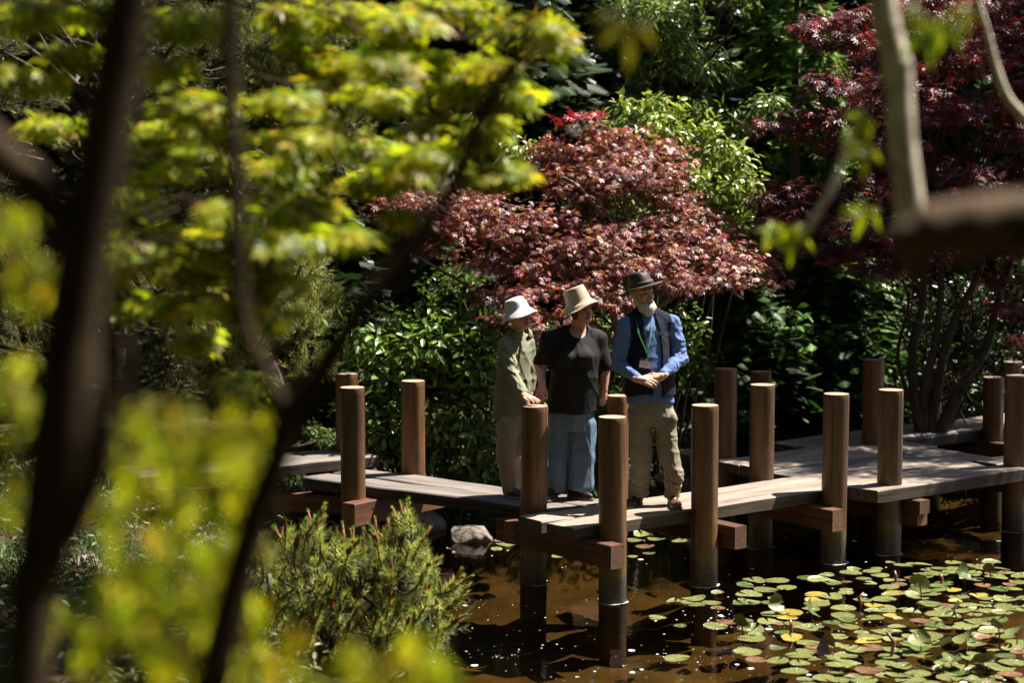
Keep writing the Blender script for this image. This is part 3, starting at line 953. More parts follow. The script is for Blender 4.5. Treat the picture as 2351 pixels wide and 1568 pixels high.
def limbs(mb, root, pads, r0=0.035, bend=.12):
    for c, r in pads:
        mb.tube(curve_pts(root, c, bend, 7, 0.04), np.linspace(r0, r0 * .28, 7), 6, cap=False)

# ---- red Japanese maple behind the visitors
def red_maple():
    t = thing('maple_tree', 'red and copper leaved maple with layered boughs behind the three visitors', 'maple tree', tuple(at(1440, 1010, 17.2)[:2]) + (0,))
    bx, by = t.location.x, t.location.y; t.location.z = gz(bx, by)
    t.location = (0, 0, 0)
    D = 17.0
    pads = [ell_from_px(*p) for p in [
        (1390, 318, 110, 28, 17.4), (900, 470, 70, 24, 17.2), (950, 510, 70, 24, 17), (1050, 440, 60, 20, 17.2), (860, 410, 40, 16, 17.4), (1110, 460, 60, 20, 17), (1590, 560, 70, 24, 16.8), (1650, 560, 80, 22, 16.8), (1710, 610, 80, 22, 16.6), (1770, 600, 50, 18, 16.8), (1350, 420, 130, 30, 17.0), (1450, 400, 110, 30, 17.0), (1250, 380, 50, 40, 17.3), (1540, 350, 50, 26, 17.4), (1560, 470, 60, 26, 17), (1210, 500, 90, 26, 16.8), (1350, 560, 110, 26, 16.7), (1480, 620, 90, 26, 16.5), (1060, 540, 80, 24, 16.9), (980, 520, 60, 20, 17.1), (1200, 620, 90, 24, 16.6), (1310, 360, 90, 36, 17.3), (1470, 355, 90, 32, 17.4), (1400, 390, 120, 38, 17.2), (1520, 400, 70, 34, 17.3), (1270, 420, 70, 30, 17.2), (1500, 450, 80, 24, 17.2), (1330, 440, 90, 20, 17.2),
        (1010, 470, 100, 30, 17.2), (1090, 500, 90, 24, 16.9), (930, 440, 60, 20, 17.4), (1180, 540, 110, 30, 16.8), (1290, 505, 110, 28, 16.9), (1420, 540, 110, 30, 16.8), (1540, 530, 90, 26, 16.9),
        (1630, 500, 60, 18, 17.1), (1120, 600, 90, 26, 16.8), (1260, 590, 120, 30, 16.7), (1400, 605, 110, 30, 16.6), (1560, 590, 110, 30, 16.6), (1680, 590, 90, 26, 16.7), (1620, 640, 120, 26, 16.5), (1740, 640, 70, 22, 16.6),
        (1000, 570, 60, 18, 17.1), (1230, 675, 110, 28, 16.4), (1350, 665, 90, 26, 16.3), (1120, 690, 60, 20, 16.5), (1420, 690, 60, 26, 16.3), (1180, 725, 70, 22, 16.2), (1300, 720, 70, 22, 16.2), (1560, 655, 60, 16, 16.3), (1230, 760, 40, 16, 16.2), (1690, 545, 60, 20, 17)]]
    mb = MB()
    P_, R_ = px_path([(1455, 1040, 30), (1440, 900, 26), (1425, 790, 24), (1405, 700, 22), (1390, 600, 20), (1385, 500, 17), (1400, 430, 12), (1395, 350, 7)], 17.2)
    mb.tube(*smooth_path(P_, R_), 10)
    tr = MB()
    trunk_o = mb
    br = MB()
    for path in [[(1425, 800, 20), (1350, 740, 15), (1250, 720, 12), (1120, 680, 10), (1030, 630, 8), (960, 590, 5)],
                 [(1405, 700, 16), (1300, 610, 10), (1180, 560, 8), (1050, 500, 5), (950, 450, 3)],
                 [(1420, 760, 16), (1520, 700, 11), (1620, 640, 8), (1740, 640, 4)],
                 [(1390, 560, 13), (1500, 500, 9), (1600, 500, 5)], [(1386, 500, 13), (1330, 430, 8), (1280, 400, 4)], [(1395, 430, 10), (1480, 370, 6), (1520, 380, 3)]]:
        br.tube(*smooth_path(*px_path(path, 16.9)), 7)
    for c, r in pads:
        i = RS.randint(0, 5)
        root = at(1395 + RS.uniform(-60, 60), min(700, 40 + (784 - (c[2] - 3.1) * FPX / 17 - 389) + 60), 17.1)
        br.tube(curve_pts(root, c, .15, 6, .05), np.linspace(.014, .004, 6), 5, cap=False)
    pink = cols((0.29, 0.115, 0.115), .4, [(0.44, 0.15, 0.06), (0.26, 0.18, 0.05), (0.34, 0.045, 0.06), (0.14, 0.05, 0.05), (0.34, 0.20, 0.05)], .46)
    V, F, C = spray_leaves([(c, r * [1.12, 1.1, 1.45]) for c, r in pads], 32, PALM7, 0.044, pink, tuft=11, tuft_r=.115, up=.8, droop=.5, flat=.42, shell=.2, twigs=br)
    # the topmost shoots are bright red
    top = [ell_from_px(*p) for p in [(1330, 268, 55, 8, 17.3), (1370, 262, 25, 8, 17.3), (1290, 272, 25, 7, 17.3)]]
    V2, F2, C2 = spray_leaves(top, 60, PALM7, .055, cols((.36, .02, .03), .3), tuft=7, tuft_r=.06, up=.7)
    trunk_o.build('trunk', m_bark_grey, t, True); br.build('branch', m_bark_grey, t, True)
    V, F, C = join([(V, F, C), (V2, F2, C2)])
    fast_mesh('crown', V, F, m_leaf_red, t, C)
red_maple()

# ---- dark red maple at the right
def dark_maple():
    t = thing('maple_tree', 'dark crimson maple with several bare slanting stems at the right', 'maple tree')
    br = MB(); tk = MB()
    for path in [[(2130, 1040, 34), (2100, 930, 24), (2095, 800, 20), (2120, 680, 16), (2105, 560, 12), (2090, 400, 8), (2060, 250, 5)],
                 [(2130, 1040, 34), (2150, 900, 24), (2180, 760, 20), (2240, 640, 16), (2255, 560, 13), (2230, 400, 9), (2260, 200, 5)],
                 [(2140, 1040, 40), (2200, 900, 26), (2262, 800, 20), (2290, 690, 16), (2330, 560, 12), (2350, 350, 7)],
                 [(2125, 1040, 30), (2120, 900, 22), (2148, 780, 17), (2160, 640, 14), (2158, 500, 10), (2130, 300, 5)],
                 [(2095, 930, 12), (2060, 820, 9), (2085, 700, 8), (2070, 640, 6)]]:
        (tk if len(tk.v) == 0 else br).tube(*smooth_path(*px_path(path, 18.2)), 8)
    pads = []
    # (px, py, rx, ry, D)
    for p in [(1870, 60, 70, 26, 17.6), (1940, 40, 60, 26, 17.6), (1960, 90, 60, 24, 17.5), (1900, 100, 50, 18, 17.5), (1930, 205, 90, 28, 17.3), (1880, 185, 40, 12, 17.3), (1990, 250, 80, 26, 17.4), (1900, 270, 90, 26, 17.2), (1830, 290, 70, 20, 17.2),
              (1750, 290, 45, 10, 17.2), (1990, 320, 80, 30, 17.4), (1920, 340, 70, 24, 17.3), (1830, 440, 90, 24, 17.0), (1760, 460, 60, 20, 17), (1910, 450, 80, 26, 17.1), (1980, 430, 80, 26, 17.2),
              (1850, 500, 110, 24, 16.9), (1950, 520, 100, 26, 17), (2010, 390, 70, 26, 17.4), (1800, 540, 80, 20, 16.9), (2020, 560, 90, 26, 17.2), (1900, 580, 80, 20, 17.2)]:
        pads.append(ell_from_px(*p))
    for _ in range(86):
        px = RS.uniform(1990, 2520); py = RS.uniform(-60, 620) 
        pads.append(ell_from_px(px, py, RS.uniform(60, 100), RS.uniform(20, 34), RS.uniform(17, 19.5)))
    for p in [(2290, 640, 50, 24, 18), (2310, 700, 40, 18, 18), (2350, 720, 40, 20, 18.2), (2340, 780, 30, 14, 18.3)]: pads.append(ell_from_px(*p))
    for _ in range(26):   # the top of the crown, above the picture; it throws the shade below
        pads.append((np.array([RS.uniform(5.2, 9.0), RS.uniform(16.5, 20.5), RS.uniform(5.0, 6.6)]), np.array([.6, .5, .22])))
    for c, r in pads[::3]:
        x = 2100 + RS.uniform(-20, 160)
        br.tube(curve_pts(at(x, 450, 18.3) + np.array([0, 0, min(0, c[2] - 4.5)]), c, .12, 6, .03), np.linspace(.011, .003, 6), 5, cap=False)
    dk = cols((0.125, 0.038, 0.046), .5, [(0.50, 0.025, 0.04), (0.30, 0.03, 0.035), (0.13, 0.05, 0.055), (0.26, 0.08, 0.03)], .22)
    V, F, C = spray_leaves(pads, 56, palmate(7, .085, .2, 2.3), 0.070, dk, tuft=8, tuft_r=.13, up=.8, droop=.3, flat=.4, shell=.2, twigs=br, twig_r=.002)
    tk.build('trunk', m_bark, t, True); br.build('branch', m_bark, t, True)
    fast_mesh('crown', V, F, m_leaf_red, t, C)
dark_maple()

# ---- broadleaf shrubs
def shrub(name, label, cat, pads_px, T, size, colf, per=40, tuft=9, tuft_r=.09, m=None, up=.5, droop=.25, flat=.8, group=None, stems=5, shell=.35, bark=None, lift=0):
    pads = [ell_from_px(*p) for p in pads_px]
    c0 = np.mean([p[0] for p in pads], 0)
    x, y = c0[0], c0[1] + 0.1
    t = thing(name, label, cat, (0, 0, 0), 0, group)
    st = MB(); root = np.array([x, y, gz(x, y) - .05])
    V, F, C = spray_leaves(pads, per, T, size, colf, tuft=tuft, tuft_r=tuft_r, up=up, droop=droop, flat=flat, shell=shell, twigs=st)
    for k, (c, r) in enumerate(pads):
        st.tube(curve_pts(root + np.array([RS.uniform(-.15, .15), RS.uniform(-.1, .1), 0]), c, .1, 6), np.linspace(.02, .006, 6), 5, cap=False)
    st.build('stems' if False else 'stem', bark or m_bark, t, True)
    fast_mesh('foliage', V, F, m or m_leaf_green, t, C)
    return t

gcol = cols((0.13, 0.22, 0.036), .4, [(0.17, 0.25, 0.045), (0.05, 0.09, 0.018), (0.22, 0.28, 0.06)], .45)
shrub('leafy_shrub', 'dense green leafy shrub between the left run and the woman in green', 'shrub',
      [(830, 790, 80, 60, 16.5), (900, 850, 90, 70, 16.4), (990, 800, 90, 70, 16.4), (1080, 860, 80, 70, 16.35), (860, 950, 90, 70, 16.3), (960, 960, 90, 70, 16.3), (1070, 970, 80, 60, 16.3), (900, 1040, 90, 50, 16.3), (1010, 1050, 90, 45, 16.3), (1100, 1060, 60, 40, 16.3), (820, 1040, 60, 40, 16.4), (1120, 770, 60, 50, 16.5), (1020, 730, 70, 40, 16.6), (930, 740, 60, 40, 16.7), (1110, 920, 50, 50, 16.4)],
      OVAL, .098, gcol, per=34, tuft=8, tuft_r=.12)
shrub('leafy_shrub', 'darker glossy shrub seen between and beneath the heads of the visitors', 'shrub',
      [(1160, 840, 70, 70, 17.4), (1250, 800, 80, 60, 17.4), (1380, 800, 80, 70, 17.4), (1420, 900, 60, 80, 17.5), (1180, 980, 80, 70, 17.4), (1300, 950, 80, 80, 17.5), (1560, 760, 80, 60, 17.6), (1600, 850, 70, 70, 17.7), (1040, 640, 80, 40, 17.8), (1500, 1000, 80, 60, 17.6)],
      OVAL, .065, cols((0.07, 0.12, 0.025), .4, [(0.16, 0.22, 0.05)], .3), per=40)
shrub('rhododendron', 'pale green shrub with glossy whorled leaves behind the top of the red maple', 'shrub',
      [(1440, 260, 60, 34, 18.4), (1520, 250, 60, 30, 18.4), (1590, 300, 60, 40, 18.3), (1500, 300, 70, 40, 18.2), (1640, 360, 70, 50, 18.2), (1700, 400, 60, 50, 18.2), (1640, 440, 80, 50, 18), (1700, 480, 50, 40, 18.1), (1600, 500, 60, 40, 18), (1560, 380, 60, 60, 18.5), (1680, 540, 50, 30, 18.1), (1420, 480, 60, 60, 18.2), (1530, 470, 50, 40, 18.2), (1220, 350, 50, 30, 18.6), (1150, 330, 40, 30, 18.7)],
      OVAL, .085, cols((0.30, 0.36, 0.08), .3, [(0.45, 0.48, 0.15), (0.15, 0.22, 0.04)], .4), per=42, tuft=9, tuft_r=.08, up=.5, droop=.5)
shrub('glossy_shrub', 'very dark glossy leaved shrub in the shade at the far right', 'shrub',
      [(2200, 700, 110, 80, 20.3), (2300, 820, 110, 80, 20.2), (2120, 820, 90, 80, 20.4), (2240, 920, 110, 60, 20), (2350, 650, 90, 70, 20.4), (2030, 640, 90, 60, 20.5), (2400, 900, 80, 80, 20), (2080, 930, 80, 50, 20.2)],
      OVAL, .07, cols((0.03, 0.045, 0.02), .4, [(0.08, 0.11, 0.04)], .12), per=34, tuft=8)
shrub('fine_leaved_shrub', 'low bright feathery bush at the left edge of the raised run', 'shrub',
      [(520, 1000, 60, 30, 17.2), (430, 1020, 60, 26, 17.2), (600, 1010, 50, 30, 17.3), (330, 1010, 50, 30, 17.2)],
      LANCE, .05, cols((0.12, 0.19, 0.02), .3), per=90, tuft=14, tuft_r=.06, m=m_leaf_soft)
shrub('fine_leaved_shrub', 'small round fine leaved bush right behind the raised run', 'shrub',
      [(755, 1010, 34, 24, 17.5), (720, 990, 30, 20, 17.6)], LANCE, .045, cols((0.10, 0.16, 0.02), .3), per=130, tuft=14, tuft_r=.05, m=m_leaf_soft)

# ---- conifers with flat sprays
def conifer(label, x, y, h, R, col, nspray=2200, size=.26, z0=None, name='conifer', m=None, ztop=None, group=None, low=.06, alt=None):
    t = thing(name, label, 'conifer', (x, y, gz(x, y)), RS.uniform(0, 6), group)
    MB().tube([(0, 0, -.2), (0.03, 0, h * .5), (0, 0, h * .97)], [R * .09, R * .05, .01], 8).build('trunk', m_bark, t, True)
    k = RS.rand(nspray) ** 1.15
    hh = low + (1 - low) * k
    nb = 46
    ang0 = RS.uniform(0, 2 * PI, nb); hb = np.sort(RS.rand(nb) ** 1.1)
    # boughs: sprays gather around a limited number of directions so gaps stay between them
    bi = np.array([np.argmin(np.abs(hb - q)) for q in hh]); bi = (bi + RS.randint(-2, 3, nspray)) % nb
    ang = ang0[bi] + RS.normal(0, .34, nspray) + hh * 2
    rr = R * (1 - hh) ** .75 * (0.45 + 0.55 * RS.rand(nspray) ** .6) * (0.82 + .3 * np.sin(ang * 3 + hb[bi] * 9)) + .05
    pos = np.stack([rr * np.cos(ang), rr * np.sin(ang), hh * h - .18 * rr + RS.normal(0, .05, nspray)], 1)
    out = np.stack([np.cos(ang), np.sin(ang), RS.uniform(-.7, .25, nspray)], 1) + unit(nspray) * .35
    nrm = np.array([[0, 0, 1.]]) + unit(nspray) * .5
    V, F, C = scatter(SPRAY[0], SPRAY[1], pos, frame_dir(out, nrm), RS.uniform(size * .6, size * 1.15, nspray), jitter_cols(nspray, col, .35, alt, .2))
    fast_mesh('crown', V, F, m or m_leaf_soft, t, C)
    return t
BGG = 'dark evergreens closing the view behind the garden'
for i, (x, y, h, R, c, n_) in enumerate([(-7.5, 22.5, 9.5, 2.0, (.025, .045, .012), 3000), (-5.0, 23.5, 10, 2.0, (.03, .05, .014), 3000), (-2.6, 22.8, 9.5, 1.9, (.022, .042, .012), 3000), (-0.4, 22.0, 9, 1.7, (.035, .06, .02), 3200),
                                     (1.5, 23.4, 10, 2.0, (.03, .05, .018), 3000), (3.6, 24.0, 10, 2.0, (.03, .055, .018), 3000), (5.6, 23.0, 9.5, 2.0, (.03, .05, .016), 3000), (8.0, 24.0, 10.5, 2.2, (.025, .045, .015), 3000)]):
    lb = ['tall dark evergreen beyond the far left pine', 'tall dark evergreen behind the left pine', 'tall dark evergreen behind the gap left of the centre', 'dark evergreen with drooping boughs behind the middle of the picture',
          'tall dark evergreen behind the pale green shrub', 'tall dark evergreen behind the bright green conifer', 'tall dark evergreen behind the crimson maple', 'tall dark evergreen at the far right behind the crimson maple'][i]
    conifer(lb, x, y, h, R, c, n_, .30, name='evergreen_tree', group=BGG)
conifer('grey green cypress with light tips above the pale green shrub', 1.75, 20.3, 4.9, 1.15, (.16, .21, .085), 5200, .2, name='cypress', alt=[(.30, .36, .15)])
conifer('bright green conifer left of the crimson maple boughs', 3.05, 20.2, 6.2, 1.15, (.11, .21, .035), 6500, .17, name='conifer', alt=[(.20, .32, .05)])
conifer('dark weeping conifer left of the copper maple', -1.75, 18.6, 2.6, .8, (.02, .04, .015), 1800, .2, name='conifer')
conifer('dim feathery conifer low behind the man', 2.15, 19.6, 2.6, 1.1, (.035, .075, .015), 2400, .18, name='conifer')
conifer('dim feathery conifer behind the middle platform', 3.6, 20.4, 2.5, 1.1, (.035, .075, .015), 2400, .18, name='conifer')
conifer('dark feathery conifer beneath the crimson maple boughs', 3.1, 21.6, 4.2, 1.3, (.025, .05, .014), 2400, .2, name='conifer')

# a plain dark wood fills what lies beyond, up the slope
def far_wood():
    n = 26000
    x = RS.uniform(-18, 20, n); y = RS.uniform(26.0, 32, n); z = ground_z(x, y) + RS.uniform(0, 11, n)
    P3 = np.stack([x, y, z], 1)
    V, F, C = scatter(SPRAY[0], SPRAY[1], P3, frame_dir(unit(n) * [1, 1, .4] + [0, -.5, -.2], unit(n) * .6 + [0, 0, 1]), RS.uniform(.6, 1.1, n), jitter_cols(n, (.022, .038, .012), .4))
    tag(fast_mesh('far_wood', V, F, m_leaf_soft, col=C), kind='stuff')
far_wood()

# ---- pines with needle tufts
m_candle = mat('pine_candle', (0.20, 0.065, 0.022), 0.6, .3)
def shoot_arrays(pos, dr, nn, nl, L0, col, tipcol, w=1.0, fan=(.5, 1.0)):
    """needles all along each shoot: pos, dr (n,3)"""
    n = len(pos)
    dr = dr / np.linalg.norm(dr, axis=1, keepdims=True)
    m = n * nn
    P_ = np.repeat(pos, nn, 0); Dm = np.repeat(dr, nn, 0)
    t = RS.rand(m, 1)
    side = unit(m); side -= Dm * np.sum(side * Dm, 1, keepdims=True); side /= np.linalg.norm(side, axis=1, keepdims=True)
    ang = RS.uniform(fan[0], fan[1], (m, 1)) * (1.15 - .5 * t)
    d = Dm * np.cos(ang) + side * np.sin(ang)
    base = P_ + Dm * t * L0
    T = NEEDLE[0].copy(); T[:, 1] *= w
    c = np.repeat(col, nn, 0) if np.ndim(col) == 2 else jitter_cols(m, col, .3)
    c = c * RS.uniform(.75, 1.25, (m, 1)); c = c * (1 - .0 * t)
    c = c * (1 - (t > .8)) + np.array(tipcol) * (t > .8)
    return scatter(T, NEEDLE[1], base, frame_dir(d, unit(m)), RS.uniform(nl * .75, nl * 1.15, m), np.clip(c, .002, 1))

def candles(mb, pos, dr, L0, r):
    for p, d in zip(pos, dr):
        d = d / np.linalg.norm(d)
        mb.tube([tuple(p), tuple(p + d * L0 * .5), tuple(p + d * L0)], [r, r * .9, r * .25], 5)

def big_pine(label, root_px, pads_px, D, nshoot, col, group=None, need=34, nl=.075, cand=.25):
    t = thing('pine_tree', label, 'pine tree', (0, 0, 0), 0, group)
    tk = MB(); br = MB(); cn = MB()
    root = at(root_px[0], root_px[1], D + .3); root[2] = gz(root[0], root[1]) - .1
    topc = max((ell_from_px(*p)[0][2] for p in pads_px))
    P_ = [tuple(root), tuple(root + [0.15, 0, (topc - root[2]) * .35]), tuple(root + [-.1, .1, (topc - root[2]) * .7]), tuple(root + [.05, 0, topc - root[2] + .3])]
    tk.tube(*smooth_path(P_, [.13, .10, .07, .03]), 9); tk.build('trunk', m_bark, t, True)
    pos = []; dr = []
    pads = [ell_from_px(*p) for p in pads_px]
    tot = sum(r[0] * r[2] for c, r in pads)
    for c, r in pads:
        n = max(8, int(nshoot * r[0] * r[2] / tot))
        p, u = in_ell(n, c, r, .45)
        pos.append(p); dr.append(u * .8 + [0, 0, .75] + unit(n) * .45)
        rt = np.array([root[0], root[1], root[2] + (c[2] - root[2]) * .8])
        br.tube(curve_pts(rt, c, .1, 6, -.03), np.linspace(.04, .014, 6), 6, cap=False)
        for q in p[::3]: br.tube(curve_pts(c, q, .15, 4), [.010, .008, .006, .004], 4, cap=False)
    pos = np.concatenate(pos); dr = np.concatenate(dr)
    A = shoot_arrays(pos, dr, need, 0, 0.12, col, (.10, .15, .035), 1.7) if False else shoot_arrays(pos, dr, need, nl, 0.12, col, np.array(col) * 1.6, 1.6)
    k = RS.rand(len(pos)) < cand
    dd = dr / np.linalg.norm(dr, axis=1, keepdims=True)
    candles(cn, pos[k] + dd[k] * .10, dd[k] + [0, 0, .3], .07, .009)
    br.build('branch', m_bark, t, True)
    fast_mesh('needles', *A[:2], m_leaf_soft, t, A[2])
    cn.build('candles', m_candle, t, True)['kind'] = 'stuff'
    return t
def rpads(poly, n, rx, ry, D0, D1):
    out = []
    while len(out) < n:
        px = RS.uniform(min(p[0] for p in poly), max(p[0] for p in poly)); py = RS.uniform(min(p[1] for p in poly), max(p[1] for p in poly))
        ins = False
        for i in range(len(poly)):
            a, b = poly[i], poly[(i + 1) % len(poly)]
            if (a[1] > py) != (b[1] > py) and px < (b[0] - a[0]) * (py - a[1]) / (b[1] - a[1]) + a[0]: ins = not ins
        if ins: out.append((px, py, RS.uniform(*rx), RS.uniform(*ry), RS.uniform(D0, D1)))
    return out
big_pine('sunlit pine with rusty candles left of the weeping conifer', (600, 1000),
         rpads([(560, 560), (700, 560), (740, 700), (750, 800), (700, 900), (620, 960), (500, 960), (480, 700)], 22, (45, 75), (28, 45), 16.6, 17.6), 17.2, 1700, (.30, .33, .11), cand=.32)
big_pine('tall pine with upright candles behind the maple leaves', (700, 950),
         rpads([(560, -60), (800, -60), (850, 150), (830, 350), (700, 500), (480, 560), (440, 200)], 30, (55, 85), (30, 46), 18.0, 19.4), 18.6, 1900, (.19, .22, .065), cand=.25)
big_pine('shaded old pine with bare grey twigs at the left', (240, 1000),
         rpads([(-80, -60), (560, -60), (560, 500), (500, 960), (-80, 1020)], 60, (60, 95), (32, 50), 17.4, 19.6), 18.4, 3300, (.16, .17, .055), cand=.2)
# loose grey dead twigs in the old pine
tw = MB()
for _ in range(60):
    px = RS.uniform(0, 560); py = RS.uniform(60, 560); a = at(px, py, RS.uniform(16.9, 17.5))
    tw.tube(curve_pts(a, a + np.array([RS.uniform(-.35, .35), RS.uniform(-.1, .1), RS.uniform(-.2, .15)]), .2, 5), [.010, .008, .006, .005, .003], 5)
for _ in range(26):
    px = RS.uniform(820, 1120); py = RS.uniform(230, 520); a = at(px, py, RS.uniform(17.6, 18.2))
    tw.tube(curve_pts(a, a + np.array([RS.uniform(-.35, .35), RS.uniform(-.1, .1), RS.uniform(-.2, .15)]), .2, 5), [.006, .005, .004, .003, .002], 5)
tag(tw.build('dead_twigs', m_bark_grey, None, True), kind='stuff')

# ---- dwarf pine at the water's edge
def dwarf_pine():
    t = thing('dwarf_pine', 'bushy dwarf pine with brown candles leaning over the water in front of the left run', 'dwarf pine')
    root = at(700, 1600, 12.5); br = MB(); cn = MB(); pos = []; dr = []; cp = []; cdr = []
    outline = [(560, 1330), (590, 1240), (620, 1215), (690, 1200), (730, 1190), (790, 1230), (850, 1220), (900, 1180), (930, 1165), (955, 1190), (970, 1240), (1000, 1270), (1010, 1330), (1060, 1320), (1075, 1350), (1050, 1400), (1020, 1450), (960, 1500), (900, 1540), (800, 1600), (520, 1600), (530, 1450)]
    tips = [(930, 1180), (975, 1250), (905, 1205), (860, 1235), (790, 1245), (735, 1205), (700, 1215), (640, 1235), (600, 1240), (1050, 1330), (1065, 1360), (1035, 1345), (1000, 1290), (1040, 1430), (960, 1300), (900, 1260), (830, 1260), (680, 1260), (590, 1290), (1010, 1350)]
    def inside(px, py):
        ins = False
        for i in range(len(outline)):
            a, b = outline[i], outline[(i + 1) % len(outline)]
            if (a[1] > py) != (b[1] > py) and px < (b[0] - a[0]) * (py - a[1]) / (b[1] - a[1]) + a[0]: ins = not ins
        return ins
    pts = [(x, y, 11.9) for x, y in tips]
    while len(pts) < 300:
        px = RS.uniform(520, 1080); py = RS.uniform(1165, 1600)
        if inside(px, py): pts.append((px, py, RS.uniform(11.35, 12.3)))
    hubs = [at(px, py, 11.9) for px, py in [(620, 1380), (720, 1350), (820, 1360), (800, 1530), (900, 1500), (900, 1340), (960, 1380), (640, 1480), (760, 1480), (880, 1470), (700, 1560)]]
    for h in hubs: br.tube(curve_pts(root, h, .12, 7, -.05), np.linspace(.020, .010, 7), 7, cap=False)
    for px, py, D in pts:
        p = at(px, py, D); h = min(hubs, key=lambda q: np.linalg.norm(q - p) + (0.4 if q[2] > p[2] else 0))
        out = (p - h); out /= max(np.linalg.norm(out), .05)
        d = out * .6 + np.array([0.08, -.15, .85]) + RS.normal(0, .33, 3); d /= np.linalg.norm(d)
        q = p - d * .13
        br.tube(curve_pts(h, q, .12, 6, -.08) + [tuple(p)], [.010, .009, .008, .007, .006, .006, .005], 5, cap=False)
        pos.append(q); dr.append(d)
        if RS.rand() < .42 or (px, py) in tips:
            for k in range(RS.randint(1, 4)):
                cd_ = d + RS.normal(0, .22, 3) * (k > 0); cd_ /= np.linalg.norm(cd_)
                cp.append(p + RS.normal(0, .006, 3) - d * .01); cdr.append(cd_)
    pos = np.array(pos); dr = np.array(dr); cp = np.array(cp); cdr = np.array(cdr)
    A = shoot_arrays(pos, dr, 140, .060, .13, (.46, .48, .14), (.50, .54, .15), 2.1, (.55, 1.35))
    ln = RS.uniform(.045, .12, len(cp))
    for p, d, l_ in zip(cp, cdr, ln):
        cn.tube([tuple(p), tuple(p + d * l_ * .5), tuple(p + d * l_)], [.0115, .0115, .007], 6)
    B = shoot_arrays(cp + cdr * (ln[:, None] - .012), cdr, 24, .032, .012, (.34, .52, .09), (.38, .56, .10), 2.6, (.25, .75))
    # older shoots further down, inside
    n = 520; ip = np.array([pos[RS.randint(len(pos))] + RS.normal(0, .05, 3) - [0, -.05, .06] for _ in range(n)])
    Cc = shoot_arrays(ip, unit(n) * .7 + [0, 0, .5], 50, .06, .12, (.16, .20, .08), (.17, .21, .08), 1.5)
    br.build('branch', m_bark, t, True)
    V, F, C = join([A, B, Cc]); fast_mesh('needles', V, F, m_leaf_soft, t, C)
    cn.build('candles', m_candle, t, True)['kind'] = 'stuff'
dwarf_pine()

